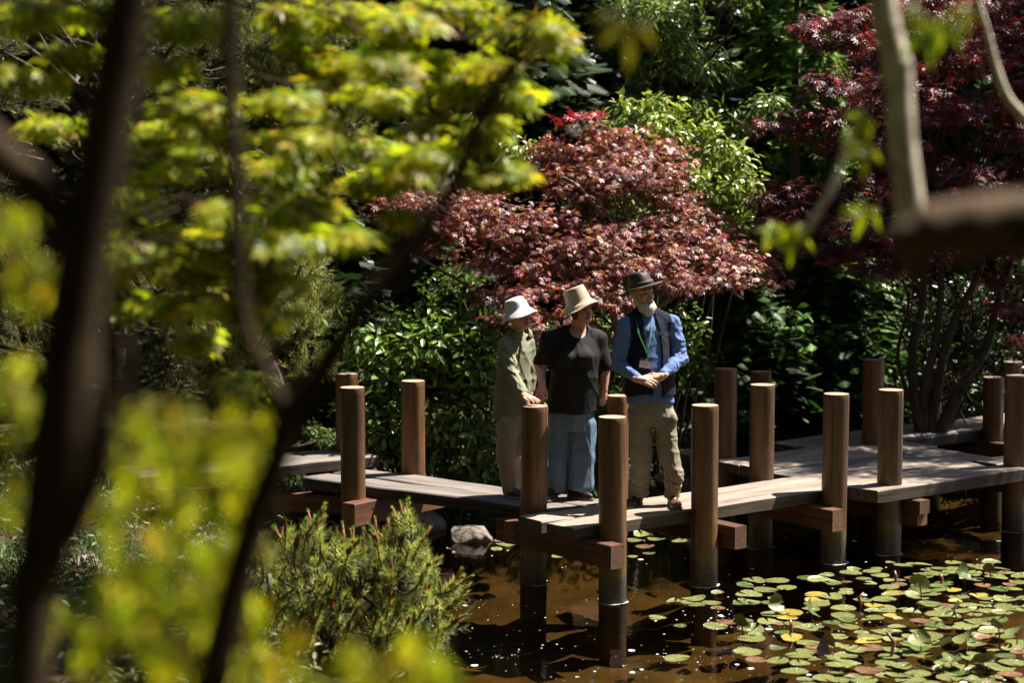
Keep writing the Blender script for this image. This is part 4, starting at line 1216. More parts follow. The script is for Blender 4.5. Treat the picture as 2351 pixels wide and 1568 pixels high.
# ---- near maple, out of focus, at the left; its boughs spread over the upper left
def near_maple():
    t = thing('maple_tree', 'near yellow green maple with dark forked trunks out of focus at the left', 'maple tree')
    tk = MB(); br = MB()
    def path(mb, pts, D, to_ground=True, sides=14):
        own = MB() if mb is br else mb
        P_, R_ = px_path(pts, D)
        if to_ground:
            e = Vector(P_[-1]); g0 = gz(e.x, e.y) - .1
            P_.append((e.x - .03, e.y, (e.z + g0) / 2)); P_.append((e.x - .05, e.y, g0)); R_ += [R_[-1] * 1.1, R_[-1] * 1.4]
        own.tube(*smooth_path(P_, R_), sides)
        if mb is br: own.build('branch', m_bark_dark, t, True)
    path(tk, [(325, -300, 105), (305, -60, 108), (275, 120, 112), (236, 330, 118), (195, 560, 125), (165, 760, 128), (158, 880, 140), (145, 1000, 160), (125, 1130, 150), (95, 1290, 125), (62, 1560, 105)], 2.4)
    path(br, [(540, -200, 40), (530, -40, 40), (527, 200, 40), (540, 400, 42), (545, 600, 40), (562, 750, 38), (610, 860, 42), (655, 970, 56)], 3.1, False)
    path(tk, [(1300, -200, 36), (1225, 0, 40), (1170, 150, 44), (1110, 260, 58), (1040, 430, 54), (930, 590, 56), (835, 700, 62), (740, 850, 68), (665, 960, 84), (635, 1060, 70), (590, 1180, 74), (545, 1330, 78), (490, 1568, 88), (470, 1750, 90)], 2.55)
    path(br, [(-60, 300, 90), (60, 410, 90), (160, 530, 80), (190, 600, 60)], 2.4, False)
    path(br, [(150, 1240, 70), (230, 1060, 60), (262, 930, 40), (290, 780, 24)], 2.4, False)
    path(br, [(1110, 260, 26), (1180, 170, 20), (1260, 110, 12)], 3.1, False, 8)
    tk.build('trunk', m_bark_dark, t, True)
    spots = [(1050, 20, 110, 24), (930, 60, 90, 22), (1160, 60, 70, 20), (1270, 100, 66, 20), (1240, 70, 60, 18), (1140, 150, 60, 18), (1050, 200, 110, 22), (1000, 160, 80, 20), (880, 240, 90, 26), (780, 180, 90, 26), (690, 110, 80, 26),
             (1190, 230, 60, 18), (1100, 290, 70, 24), (700, 320, 110, 34), (830, 330, 90, 26), (960, 310, 80, 22), (620, 400, 70, 30), (1100, 400, 80, 24), (1180, 400, 60, 18), (960, 390, 90, 26), (860, 440, 100, 26),
             (730, 470, 120, 28), (620, 550, 100, 28), (800, 560, 80, 20), (890, 510, 70, 20), (500, 560, 90, 26), (430, 630, 80, 26), (320, 600, 70, 26), (380, 400, 70, 26), (340, 480, 60, 20), (300, 530, 60, 20),
             (250, 30, 110, 26), (90, 30, 100, 24), (430, 50, 100, 22), (180, 120, 90, 24), (60, 190, 70, 22), (380, 150, 80, 22), (470, 250, 70, 26), (400, 300, 70, 22), (120, 280, 60, 24), (450, 350, 70, 24), (560, 320, 60, 24), (580, 620, 70, 24), (480, 660, 70, 22), (380, 690, 70, 22), (320, 380, 60, 22), (560, 480, 60, 24), (240, 620, 60, 22), (300, 690, 60, 20), (640, 640, 60, 20), (620, 720, 50, 18), (380, 540, 60, 22), (640, 230, 80, 26), (550, 700, 60, 20), (470, 770, 50, 18), (560, 880, 60, 18), (640, 30, 100, 26), (780, 40, 100, 26), (730, 260, 80, 20), (880, 130, 80, 20), (700, 560, 90, 18)]
    pads = [ell_from_px(x + RS.normal(0, 14), y + RS.normal(0, 10), rx * RS.uniform(.7, 1.15), ry * RS.uniform(.9, 1.9), RS.uniform(5.7, 7.5), .25) for x, y, rx, ry in spots]
    high = [(np.array([RS.uniform(-3.4, -.2), RS.uniform(2.2, 7.0), RS.uniform(4.3, 5.2)]), np.array([.35, .3, .06])) for _ in range(24)]   # the rest of the crown, above the picture
    for c, r in pads + high:
        root = c + np.array([RS.uniform(-.7, -.2) if c[0] > -1.2 else RS.uniform(.2, .7), RS.uniform(-.3, .1), RS.uniform(-.05, .25)])
        br.tube(curve_pts(root, c, .12, 7, .05), np.linspace(.007, .003, 7), 6, cap=False)
    yg = cols((0.30, 0.34, 0.026), .4, [(0.48, 0.48, 0.04), (0.12, 0.19, 0.018), (0.38, 0.27, 0.035)], .48)
    A = spray_leaves(pads, 230, palmate(5, .14, .2, 1.8), .056, yg, tuft=9, tuft_r=.055, up=1.0, droop=.3, flat=.25, shell=.15, twigs=br, twig_r=.0015)
    B = spray_leaves(high, 40, PALMB, .05, yg, tuft=10, tuft_r=.09, up=1.0, droop=.3, flat=.25)
    # leaves hanging close to the lens at the lower left
    lows = [(30, 520, 40, 50, 2.3), (70, 640, 40, 40, 2.3), (20, 860, 40, 40, 2.2), (60, 940, 50, 40, 2.3), (430, 960, 50, 40, 2.1), (540, 1030, 60, 50, 2.1), (580, 1110, 40, 50, 2.1), (420, 1100, 40, 60, 2.2), (330, 1080, 40, 60, 2.3), (480, 1230, 40, 70, 2.1), (370, 1250, 40, 60, 2.2),
            (300, 1290, 40, 60, 2.3), (230, 1430, 40, 50, 2.2), (330, 1440, 50, 50, 2.2), (430, 1430, 50, 50, 2.1), (500, 1440, 40, 50, 2.2), (200, 1540, 50, 40, 2.3), (390, 1530, 50, 40, 2.2), (590, 1560, 40, 40, 2.1), (860, 1530, 60, 40, 2.1), (760, 1560, 50, 30, 2.1), (1020, 1540, 30, 30, 2.1), (480, 1330, 40, 40, 2.4), (560, 1400, 30, 40, 2.4), (20, 1130, 40, 50, 2.4), (320, 1060, 50, 30, 2.4), (430, 1060, 50, 30, 2.4), (530, 1070, 40, 30, 2.4), (500, 980, 40, 40, 2.3), (380, 1000, 50, 50, 2.5), (300, 960, 40, 40, 2.6), (500, 1120, 50, 50, 2.5), (440, 1330, 50, 50, 2.5), (270, 1180, 50, 50, 2.6), (600, 1000, 40, 40, 2.5), (150, 1450, 40, 50, 2.5), (260, 1380, 40, 50, 2.5), (640, 1500, 40, 40, 2.5), (930, 1480, 50, 30, 2.3), (560, 1250, 40, 50, 2.6), (420, 1200, 40, 50, 2.6), (350, 1340, 40, 50, 2.6)]
    Cs = []
    for px, py, rx, ry, D in lows:
        rx *= 1.3; ry *= 1.2
        n = 9
        D += .65
        P3 = np.array([at(px + RS.uniform(-rx, rx), py + RS.uniform(-ry, ry), D + RS.uniform(-.15, .25)) for _ in range(n)])
        dd = np.array([[RS.uniform(-.4, .4), RS.uniform(-.3, .3), -1] for _ in range(n)])
        Cs.append(scatter(PALM5[0] * [1.15, .8, 1], PALM5[1], P3, frame_dir(dd, unit(n) * .5 + [.3, -.6, .5]), RS.uniform(.035, .055, n), jitter_cols(n, (.37, .39, .022), .4, [(.60, .58, .16), (.45, .32, .05), (.20, .28, .03)], .35)))
        c = at(px, py, D)
        br.tube(curve_pts(c + [RS.uniform(-.1, .1), .05, -.40], c, .1, 5), [.003, .003, .002, .002, .0015], 5)
    br.build('twigs', m_bark_dark, t, True)['kind'] = 'stuff'
    V, F, C = join([A, B] + Cs)
    fast_mesh('crown', V, F, m_leaf_near, t, C)
near_maple()

def right_tree():
    t = thing('maple_tree', 'near tree with pale stem and dark bough out of focus at the upper right', 'tree')
    m_pale = mat('pale_bark', rough=.8)
    f = noise(m_pale, coords(m_pale, (1, 1, .6)), 26, 6, .7); f2 = noise(m_pale, coords(m_pale, (1, 1, 2.5)), 9, 3)
    c = ramp(m_pale, f, [(.35, (.38, .30, .20)), (.6, (.80, .71, .56))])
    c = mixc(m_pale, ramp(m_pale, f2, [(.60, (0, 0, 0)), (.68, (1, 1, 1))]), c, (.12, .09, .06))
    L(m_pale, c, BS(m_pale).inputs['Base Color']); L(m_pale, bump(m_pale, f, .8, .01), BS(m_pale).inputs['Normal'])
    m_bough = bark_mat('mossy_bough', (0.02, 0.012, 0.006), (0.16, 0.10, 0.05), 30)
    st = MB(); dk = MB()
    P_, R_ = px_path([(1960, -420, 50), (2000, -200, 58), (2020, -40, 62), (2035, 60, 64), (2050, 110, 60), (2058, 150, 70), (2064, 200, 62), (2070, 320, 64), (2082, 420, 66), (2088, 500, 72), (2068, 550, 80)], 4.4)
    st.tube(*smooth_path(P_, R_), 16); st.build('stem', m_pale, t, True)
    P_, R_ = px_path([(2055, 545, 70), (2095, 545, 100), (2140, 530, 130), (2180, 515, 118), (2230, 522, 150), (2290, 505, 132), (2350, 515, 150), (2450, 520, 150), (2700, 560, 200)], 2.9)
    e = Vector(P_[-1]); P_ += [(e.x + .8, e.y + .1, e.z + .02), (e.x + 1.5, e.y + .2, e.z - .5), (e.x + 1.7, e.y + .2, gz(e.x + 1.7, e.y) - .1)]; R_ += [.08, .11, .16]
    dk.tube(*smooth_path(P_, R_), 16)
    P_, R_ = px_path([(2120, 560, 60), (2105, 610, 50), (2096, 660, 24)], 2.9); dk.tube(*smooth_path(P_, R_), 10)
    dk.build('bough', m_bough, t, True)
    b2 = MB()
    P_, R_ = px_path([(1948, 300, 14), (1930, 370, 18), (1905, 440, 22), (1870, 500, 22), (1830, 560, 12)], 5.4); b2.tube(*smooth_path(P_, R_), 8); b2.build('branch', m_pale, t, True); b2 = MB()
    P_, R_ = px_path([(2230, -40, 12), (2262, 60, 14), (2285, 150, 18), (2310, 220, 22), (2345, 262, 24), (2420, 330, 26), (2600, 420, 30)], 5.8); b2.tube(*smooth_path(P_, R_), 8)
    b2.build('branch', m_pale, t, True)
    Cs = []
    for px, py, D, sc_, nr, k, dn in [(1810, 525, 5.4, .11, (0, -1, .4), 0, -.9), (1765, 520, 5.4, .085, (.2, -.7, .8), 0, -.5), (1990, 478, 5.0, .085, (-.3, -1, .4), 0, -.8), (1960, 480, 5.0, .06, (0, -.6, .8), 0, -.3), (1990, 275, 4.8, .075, (.3, -1, .3), 0, -.4), (1985, 340, 4.8, .08, (0, -1, .5), 0, -.8), (1960, 335, 4.8, .06, (-.3, -.8, .8), 0, -.2),
                                  (2120, 70, 4.2, .085, (0, -1, .3), 1, -.9), (2170, 55, 4.2, .085, (-.2, -1, .4), 0, -.7), (2090, 20, 4.2, .07, (0, -.8, .8), 0, -.4), (2200, 20, 4.2, .07, (0, -.8, .8), 0, -.4),
                                  (1450, 55, 3.6, .085, (0, -1, .3), 2, -.9), (1410, 40, 3.6, .06, (.3, -.8, .5), 2, -.3), (1830, 530, 5.4, .09, (-.4, -.8, .5), 0, -.7), (1975, 330, 4.8, .06, (.2, -.8, .5), 0, -.6)]:
        p = at(px, py, D)[None]
        col = [(.34, .38, .03), (.12, .2, .02), (.20, .17, .03)][k]
        Cs.append(scatter(PALM5[0] * [1, 1, 1.4], PALM5[1], p, frame_dir(np.array([[RS.uniform(-.5, .5), -.2, dn]]), np.array([nr], float)), np.array([sc_]), jitter_cols(1, col, .15)))
        # twig
    V, F, C = join(Cs)
    hi = [(np.array([RS.uniform(.8, 3.6), RS.uniform(3.0, 6.5), RS.uniform(4.4, 5.0)]), np.array([.35, .3, .06])) for _ in range(10)]
    A = spray_leaves(hi, 40, PALMB, .05, cols((.23, .29, .025), .3), tuft=10, tuft_r=.09, up=1.0, droop=.3, flat=.25)
    V, F, C = join([(V, F, C), A])
    fast_mesh('crown', V, F, m_leaf_near, t, C)
right_tree()

# ---- unseen wood added outside the picture to hold back sky light
def ring():
    n = 24000
    th = RS.uniform(0, 2 * PI, n); rr = RS.uniform(0, 3.2, n)
    ex = np.array([(-12, -9), (20, -8)])
    side = RS.randint(0, 3, n)
    x = np.where(side == 0, RS.uniform(-14, 18, n), np.where(side == 1, RS.uniform(-12.5, -9, n), RS.uniform(16, 19, n)))
    y = np.where(side == 0, RS.uniform(-8, -4.5, n), np.where(side == 1, RS.uniform(-6, 24, n), RS.uniform(-6, 14, n)))
    z = ground_z(x, y) + RS.uniform(0, 12, n) * np.where(side == 2, .75, 1)
    V, F, C = scatter(SPRAY[0], SPRAY[1], np.stack([x, y, z], 1), frame_dir(unit(n) * [1, 1, .4] + [0, 0, -.2], unit(n) * .8 + [0, 0, .7]), RS.uniform(.7, 1.2, n), jitter_cols(n, (.022, .038, .012), .4))
    tag(fast_mesh('unseen_shade_wood', V, F, m_leaf_soft, col=C), kind='stuff')
ring()
# ---- unseen crown added above the picture to block sky light and cast shade
def shade_tree():
    t = thing('broadleaf_tree', 'unseen broadleaf tree added for shade, its crown above the picture', 'broadleaf tree')
    tk = MB(); tk.tube([(-6.5, 3.5, gz(-6.5, 3.5) - .2), (-6.4, 3.6, 3), (-5.9, 3.8, 6), (-5.0, 4.0, 8.5)], [.3, .25, .2, .08], 10)
    br = MB(); pads = []
    for _ in range(64):
        x = RS.uniform(-9.5, -.6); y = RS.uniform(-5, 12.5)
        if y > 8 and x > -3.2: continue
        c = np.array([x, y, RS.uniform(5.6, 8.8)]); pads.append((c, np.array([1.0, 1.0, .4])))
        br.tube(curve_pts((-5.9, 3.8, 6.0), c, .1, 6, .05), np.linspace(.07, .015, 6), 6, cap=False)
    for _ in range(26):
        c = np.array([RS.uniform(-1, 7), RS.uniform(-7, 0), RS.uniform(6.5, 9.5)]); pads.append((c, np.array([1.1, 1.1, .4])))
        br.tube(curve_pts((-5.9, 3.8, 6.0), c, .1, 6, .05), np.linspace(.07, .015, 6), 6, cap=False)
    for _ in range(30):
        c = np.array([RS.uniform(.2, 1.7), RS.uniform(8.5, 14), RS.uniform(6.2, 8.0)]); pads.append((c, np.array([.5, .6, .25])))
        br.tube(curve_pts((-3.0, 6.8, 6.6), c, .1, 6, .03), np.linspace(.05, .012, 6), 6, cap=False)
    for _ in range(56):
        c = np.array([RS.uniform(6.0, 11), RS.uniform(-3, 8.5), RS.uniform(5.6, 9)]); pads.append((c, np.array([1.1, 1.1, .4])))
    for _ in range(9):
        pads.append((np.array([RS.uniform(.0, .75), RS.uniform(4.6, 7.4), RS.uniform(6.2, 7.2)]), np.array([.4, .4, .2])))
    V, F, C = spray_leaves(pads, 17, OVAL, .17, cols((.06, .10, .02), .3), tuft=8, tuft_r=.3, up=.8)
    tk.build('trunk', m_bark, t, True); br.build('branch', m_bark, t, True); fast_mesh('crown', V, F, m_leaf_green, t, C)
shade_tree()

# ---- leafy ground cover on the near and left banks
def cover():
    parts = []
    for n, xr, yr, c in ((5200, (-5.5, -1.0), (3.5, 13.5), (.05, .075, .02)), (2200, (-5.5, -2.2), (13.0, 17.5), (.06, .085, .02)), (2600, (-.8, 6.0), (16.2, 21.5), (.035, .055, .015))):
        x = RS.uniform(*xr, n); y = RS.uniform(*yr, n); k = pond_sd(x, y) > .05; x, y = x[k], y[k]; m = len(x)
        P3 = np.stack([x, y, ground_z(x, y) + RS.uniform(.0, .16, m)], 1)
        parts.append(scatter(OVAL[0], OVAL[1], P3, rot_from_normal(unit(m) * .6 + [0, -.2, 1], RS.uniform(0, 6, m)), RS.uniform(.04, .09, m), jitter_cols(m, c, .4, [(.12, .09, .04), (.09, .13, .03)], .3)))
    V, F, C = join(parts); tag(fast_mesh('undergrowth', V, F, m_leaf_soft, col=C), kind='stuff')
cover()

# ---- lighter broadleaf tree closing the view between the conifers
def back_tree():
    t = thing('broadleaf_tree', 'light green small leaved tree above the copper maple, below the top edge', 'broadleaf tree')
    pads = [ell_from_px(RS.uniform(1400, 1790), RS.uniform(-80, 300), RS.uniform(35, 70), RS.uniform(22, 42), RS.uniform(19.0, 20.0)) for _ in range(34)]
    tk = MB(); b0 = at(1560, 700, 19.8); g0 = gz(b0[0], b0[1])
    tk.tube(*smooth_path([(b0[0], b0[1], g0 - .1), (b0[0] + .1, b0[1], 2.2), (b0[0] - .1, b0[1], 3.6), (b0[0], b0[1], 5.2)], [.09, .07, .05, .02]), 8)
    br = MB()
    for c, r in pads: br.tube(curve_pts((b0[0], b0[1], min(c[2] - .3, 4)), c, .12, 6), np.linspace(.02, .005, 6), 5, cap=False)
    V, F, C = spray_leaves(pads, 36, LANCE, .12, cols((.15, .21, .055), .4, [(.28, .34, .11), (.07, .11, .03)], .45), tuft=12, tuft_r=.10, up=.4, droop=.5, flat=.7)
    tk.build('trunk', m_bark, t, True); br.build('branch', m_bark, t, True); fast_mesh('crown', V, F, m_leaf_green, t, C)
back_tree()
# ------------------------------------------------------------------ figures: implicit surfaces meshed with surface nets
def surface_nets(fn, lo, hi, h, blk=8, margin=0.03):
    lo = np.array(lo, float); hi = np.array(hi, float)
    nb = np.ceil((hi - lo) / (h * blk)).astype(int)
    n = nb * blk + 1
    val = np.full(n, 1.0, np.float32)
    bi = np.stack(np.meshgrid(*[np.arange(k) for k in nb], indexing='ij'), -1).reshape(-1, 3)
    cen = lo + (bi + .5) * blk * h
    d = fn(cen)
    act = np.abs(d) < blk * h * 0.87 + margin
    neg = (~act) & (d < 0)
    for b in bi[neg]:
        s = b * blk; val[s[0]:s[0] + blk + 1, s[1]:s[1] + blk + 1, s[2]:s[2] + blk + 1] = -1.0
    ab = bi[act]
    off = np.stack(np.meshgrid(*[np.arange(blk + 1)] * 3, indexing='ij'), -1).reshape(-1, 3)
    CH = 256
    for i in range(0, len(ab), CH):
        g = (ab[i:i + CH, None, :] * blk + off[None]).reshape(-1, 3)
        val[g[:, 0], g[:, 1], g[:, 2]] = fn(lo + g * h)
    ins = val < 0
    c = np.zeros(np.array(n) - 1, np.int8)
    for dx in (0, 1):
        for dy in (0, 1):
            for dz in (0, 1):
                c += ins[dx:n[0] - 1 + dx, dy:n[1] - 1 + dy, dz:n[2] - 1 + dz]
    cells = np.argwhere((c > 0) & (c < 8))
    idx = np.full(c.shape, -1, np.int32); idx[tuple(cells.T)] = np.arange(len(cells))
    acc = np.zeros((len(cells), 3)); cnt = np.zeros(len(cells))
    corners = [(0, 0, 0), (1, 0, 0), (0, 1, 0), (1, 1, 0), (0, 0, 1), (1, 0, 1), (0, 1, 1), (1, 1, 1)]
    for a in corners:
        for ax in range(3):
            if a[ax] == 1: continue
            b = list(a); b[ax] = 1
            va = val[cells[:, 0] + a[0], cells[:, 1] + a[1], cells[:, 2] + a[2]]
            vb = val[cells[:, 0] + b[0], cells[:, 1] + b[1], cells[:, 2] + b[2]]
            m = (va < 0) != (vb < 0)
            t = np.where(m, va / np.where(m, va - vb, 1), 0)
            p = np.array(a, float)[None] + t[:, None] * (np.array(b) - np.array(a))[None]
            acc[m] += p[m]; cnt[m] += 1
    V = lo + (cells + acc / cnt[:, None]) * h
    F = []
    for ax in range(3):
        u, w_ = [(1, 2), (2, 0), (0, 1)][ax]
        sl0 = [slice(None)] * 3; sl1 = [slice(None)] * 3
        sl0[ax] = slice(0, n[ax] - 1); sl1[ax] = slice(1, n[ax])
        a = ins[tuple(sl0)]; b = ins[tuple(sl1)]
        e = np.argwhere(a != b)
        ok = (e[:, u] > 0) & (e[:, w_] > 0) & (e[:, u] < n[u] - 1) & (e[:, w_] < n[w_] - 1)
        e = e[ok]
        s = a[tuple(e.T)]
        q = []
        for du, dw in ((1, 1), (0, 1), (0, 0), (1, 0)):
            k = e.copy(); k[:, u] -= du; k[:, w_] -= dw
            q.append(idx[tuple(k.T)])
        q = np.stack(q, 1)
        q[~s] = q[~s][:, ::-1]
        F.append(q)
    F = np.concatenate(F); F = F[(F >= 0).all(1)]
    # light smoothing
    for _ in range(1):
        s = np.zeros_like(V); k = np.zeros(len(V))
        for i in range(4):
            np.add.at(s, F[:, i], V[F[:, (i + 1) % 4]] + V[F[:, (i - 1) % 4]]); np.add.at(k, F[:, i], 2)
        V = V * .6 + .4 * s / np.maximum(k, 1)[:, None]
    return V, F

def smin(a, b, k):
    if k <= 0: return np.minimum(a, b)
    h = np.clip(.5 + .5 * (b - a) / k, 0, 1)
    return b * (1 - h) + a * h - k * h * (1 - h)

def cone(p, a, b, ra, rb):
    a = np.asarray(a, float); b = np.asarray(b, float)
    ab = b - a; pa = p - a
    h = np.clip(pa @ ab / max(ab @ ab, 1e-12), 0, 1)
    return np.linalg.norm(pa - h[:, None] * ab, axis=1) - (ra + (rb - ra) * h)

def ell(p, c, r, R=None):
    q = p - np.asarray(c)
    if R is not None: q = q @ R
    r = np.asarray(r, float)
    k0 = np.linalg.norm(q / r, axis=1); k1 = np.linalg.norm(q / (r * r), axis=1)
    return k0 * (k0 - 1) / np.maximum(k1, 1e-9)

def chain(p, pts, rad, k=.01):
    d = None
    for i in range(len(pts) - 1):
        e = cone(p, pts[i], pts[i + 1], rad[i], rad[i + 1])
        d = e if d is None else smin(d, e, k)
    return d

def stack(p, st, yaw):
    """elliptical body stack: st rows (z, cx, cy, rx, ry), rotated by yaw about the vertical"""
    st = np.array(sorted(st)); z = p[:, 2]
    cx, cy, rx, ry = [np.interp(z, st[:, 0], st[:, i]) for i in (1, 2, 3, 4)]
    X = p[:, 0] - cx; Y = p[:, 1] - cy
    c, s = math.cos(yaw), math.sin(yaw)
    x = X * c + Y * s; y = -X * s + Y * c
    e = (np.sqrt((x / rx) ** 2 + (y / ry) ** 2 + 1e-9) - 1) * np.minimum(rx, ry)
    zz = np.maximum(st[0, 0] - z, z - st[-1, 0])
    return np.maximum(e, zz) if True else e

_nd = np.random.RandomState(3)
_K = [(unit(1)[0], _nd.uniform(.7, 1.5), _nd.uniform(0, 6)) for _ in range(9)]
def wrinkle(p, f, ridge=True):
    s = 0
    q = p + .02 * np.sin(p[:, [1, 2, 0]] * f * .5)
    for k, m, ph in _K[:5]:
        v = np.sin(q @ k * f * m + ph)
        s = s + ((1 - np.abs(v)) ** 3 if ridge else v)
    return s / 2.2 - .35

def head_frame(yaw, pitch=0.0, roll=0.0):
    """columns: person's left, forward, up"""
    M = Matrix.Rotation(yaw, 3, 'Z') @ Matrix.Rotation(roll, 3, 'Y') @ Matrix.Rotation(pitch, 3, 'X')
    B = np.array(M) @ np.array([[1, 0, 0], [0, -1, 0], [0, 0, 1]]).T
    return B   # columns are images of x=left, y=forward(-Y), z=up

def head_sdf(p, c, R, s=1.0, jowl=0.0):
    q = (p - c) @ R / s
    sym = q.copy(); sym[:, 0] = np.abs(sym[:, 0])
    d = ell(q, (0, -.018, .035), (.075, .093, .083))
    d = smin(d, ell(q, (0, .025, -.028), (.061 + jowl * .5, .064, .088)), .03)
    d = smin(d, ell(q, (0, .050, -.088), (.036 + jowl, .036, .030)), .03)
    d = smin(d, ell(sym, (.036, .056, -.032), (.026, .024, .026)), .018)
    d = smin(d, cone(sym, (0, .082, .022), (.038, .072, .020), .011, .009), .014)
    d = smin(d, cone(q, (0, .086, .004), (0, .108, -.036), .0085, .012), .010)
    d = smin(d, ell(sym, (.012, .096, -.040), (.009, .010, .008)), .006)
    d = -smin(-d, ell(sym, (.031, .094, .001), (.017, .013, .011)), .008)
    d = smin(d, ell(sym, (.031, .073, .000), (.013, .013, .012)), .002)
    d = smin(d, ell(q, (0, .084, -.060), (.024, .013, .0065)), .006)
    d = smin(d, ell(q, (0, .082, -.072), (.021, .013, .0075)), .006)
    d = -smin(-d, ell(q, (0, .100, -.0655), (.022, .012, .0022)), .003)
    d = smin(d, ell(sym, (.077, -.008, -.008), (.009, .019, .031)), .006)
    return d * s

def head_color(V, c, R, s, base, lips, brow, beard=None):
    q = (V - c) @ R / s
    col = np.repeat(np.array(base)[None], len(V), 0)
    x = np.abs(q[:, 0])
    def put(m, cc): col[m] = cc
    near = np.linalg.norm(q, axis=1) < .2
    red = near & (((np.linalg.norm((q - [0, .1, -.04]) / [.03, .04, .02], axis=1) < 1)) | (np.linalg.norm((np.abs(q) * [1, 1, -1] + 0 - [0, 0, 0]) * 0 + np.stack([x - .045, q[:, 1] - .06, q[:, 2] + .035], 1), axis=1) < .025))
    col[red] = col[red] * [1.1, .82, .78]
    put(near & (x < .024) & (q[:, 1] > .07) & (q[:, 2] < -.053) & (q[:, 2] > -.079), lips)
    put(near & (x < .021) & (q[:, 1] > .078) & (np.abs(q[:, 2] + .0655) < .0035), (.05, .02, .02))
    put(near & (x > .014) & (x < .050) & (q[:, 1] > .05) & (np.abs(q[:, 2] - .0215) < .0045), brow)
    put(near & (x > .018) & (x < .044) & (q[:, 1] > .06) & (np.abs(q[:, 2]) < .0065), (.30, .25, .22))
    put(near & (np.abs(x - .031) < .006) & (q[:, 1] > .06) & (np.abs(q[:, 2]) < .0065), (.03, .02, .015))
    put(near & (x > .018) & (x < .044) & (q[:, 1] > .06) & (np.abs(q[:, 2] - .008) < .002), (.10, .05, .04))
    return col

def hand(W, d, n, s=1.0, curl=(.25, .3, .35, .4), thumb=1, spread=.10, tcurl=.3, flex=None):
    """cones of one hand: wrist W, finger direction d, back-of-hand normal n; thumb=+1 puts it on the d x n side"""
    W = Vector(W); d = Vector(d).normalized(); n = Vector(n); n = (n - d * n.dot(d)).normalized(); side = d.cross(n) * thumb
    pr = []
    kn = []
    for i, o in enumerate((.030, .010, -.010, -.029)):
        k = W + d * (.088 - .004 * abs(i - 1)) * s + side * o * s + n * (.002 - .003 * abs(i - 1.5)) * s
        kn.append(k)
        pr.append((W + side * o * .55 * s, k, .0175 * s, .0125 * s))
    pr.append((W - d * .03 * s, W + d * .05 * s, .025 * s, .023 * s))
    for i, (k, ln) in enumerate(zip(kn, (.072, .080, .075, .058))):
        a = (side * (1.5 - i) * spread).copy(); dd = (d + a).normalized(); c = curl[i]; p = k; r = .0092 * s
        seg = (.45, .31, .24)
        for j in range(3):
            ang = c * (j + .6)
            v = (dd * math.cos(ang) - n * math.sin(ang)).normalized()
            q = p + v * ln * seg[j] * s
            pr.append((p, q, r, r * .9)); p = q; r *= .9
    b = W + d * .022 * s + side * .022 * s - n * .004 * s
    v = (d * .75 + side * .75 - n * tcurl).normalized(); p1 = b + v * .036 * s
    v2 = (d * .95 + side * .30 - n * tcurl * 1.2).normalized(); p2 = p1 + v2 * .030 * s
    v3 = (d + side * .05 - n * tcurl * 1.5).normalized(); p3 = p2 + v3 * .024 * s
    pr += [(b, p1, .0135 * s, .0115 * s), (p1, p2, .0112 * s, .0098 * s), (p2, p3, .0098 * s, .0080 * s)]
    return [(np.array(a), np.array(b_), ra, rb) for a, b_, ra, rb in pr]

def hand_sdf(p, prims):
    d = None
    near = np.linalg.norm(p - prims[4][0], axis=1) < .30
    out = np.full(len(p), .2)
    if not near.any(): return out
    q = p[near]
    for a, b, ra, rb in prims:
        e = cone(q, a, b, ra, rb); d = e if d is None else smin(d, e, .0045)
    out[near] = d
    return out

m_skin = mat('skin', rough=.5, spec=.4)
vc = N(m_skin, 'ShaderNodeVertexColor'); vc.layer_name = 'Col'
sn = noise(m_skin, coords(m_skin), 60, 4)
L(m_skin, mixc(m_skin, 1.0, vc.outputs['Color'], ramp(m_skin, sn, [(.3, (.85, .82, .80)), (.7, (1.08, 1.05, 1.05))]), 'MULTIPLY'), BS(m_skin).inputs['Base Color'])
BS(m_skin).inputs['Subsurface Weight'].default_value = 0.12
BS(m_skin).inputs['Subsurface Radius'].default_value = (.012, .005, .003)

def cloth(name, col, rough=.85, fold=.35, scale=30, var=.12, sheen=.0):
    m = mat(name, rough=rough, spec=.25)
    v = coords(m)
    f = noise(m, v, 14, 6, .6, .4); g2 = noise(m, coords(m, (1, 1, .35)), scale, 4, .6, .8)
    L(m, ramp(m, f, [(.3, tuple(c * (1 - var) for c in col)), (.7, tuple(min(1, c * (1 + var)) for c in col))]), BS(m).inputs['Base Color'])
    L(m, bump(m, math_n(m, 'ADD', g2, math_n(m, 'MULTIPLY', noise(m, v, 400, 2), .08)), fold, .012), BS(m).inputs['Normal'])
    return m

def revolve(profile, nseg=64, fn=None):
    """profile [(r, z)] from the crown centre out to the brim edge; fn(x, y, z, i) deforms"""
    V = []; F = []
    n = len(profile)
    for j, (r, z) in enumerate(profile):
        for i in range(nseg):
            a = 2 * PI * i / nseg; x, y = r * math.cos(a), r * math.sin(a)
            V.append(fn(x, y, z) if fn else (x, y, z))
    for j in range(n - 1):
        for i in range(nseg):
            F.append((j * nseg + i, (j + 1) * nseg + i, (j + 1) * nseg + (i + 1) % nseg, j * nseg + (i + 1) % nseg))
    F.append(tuple(range(nseg)))
    return V, F

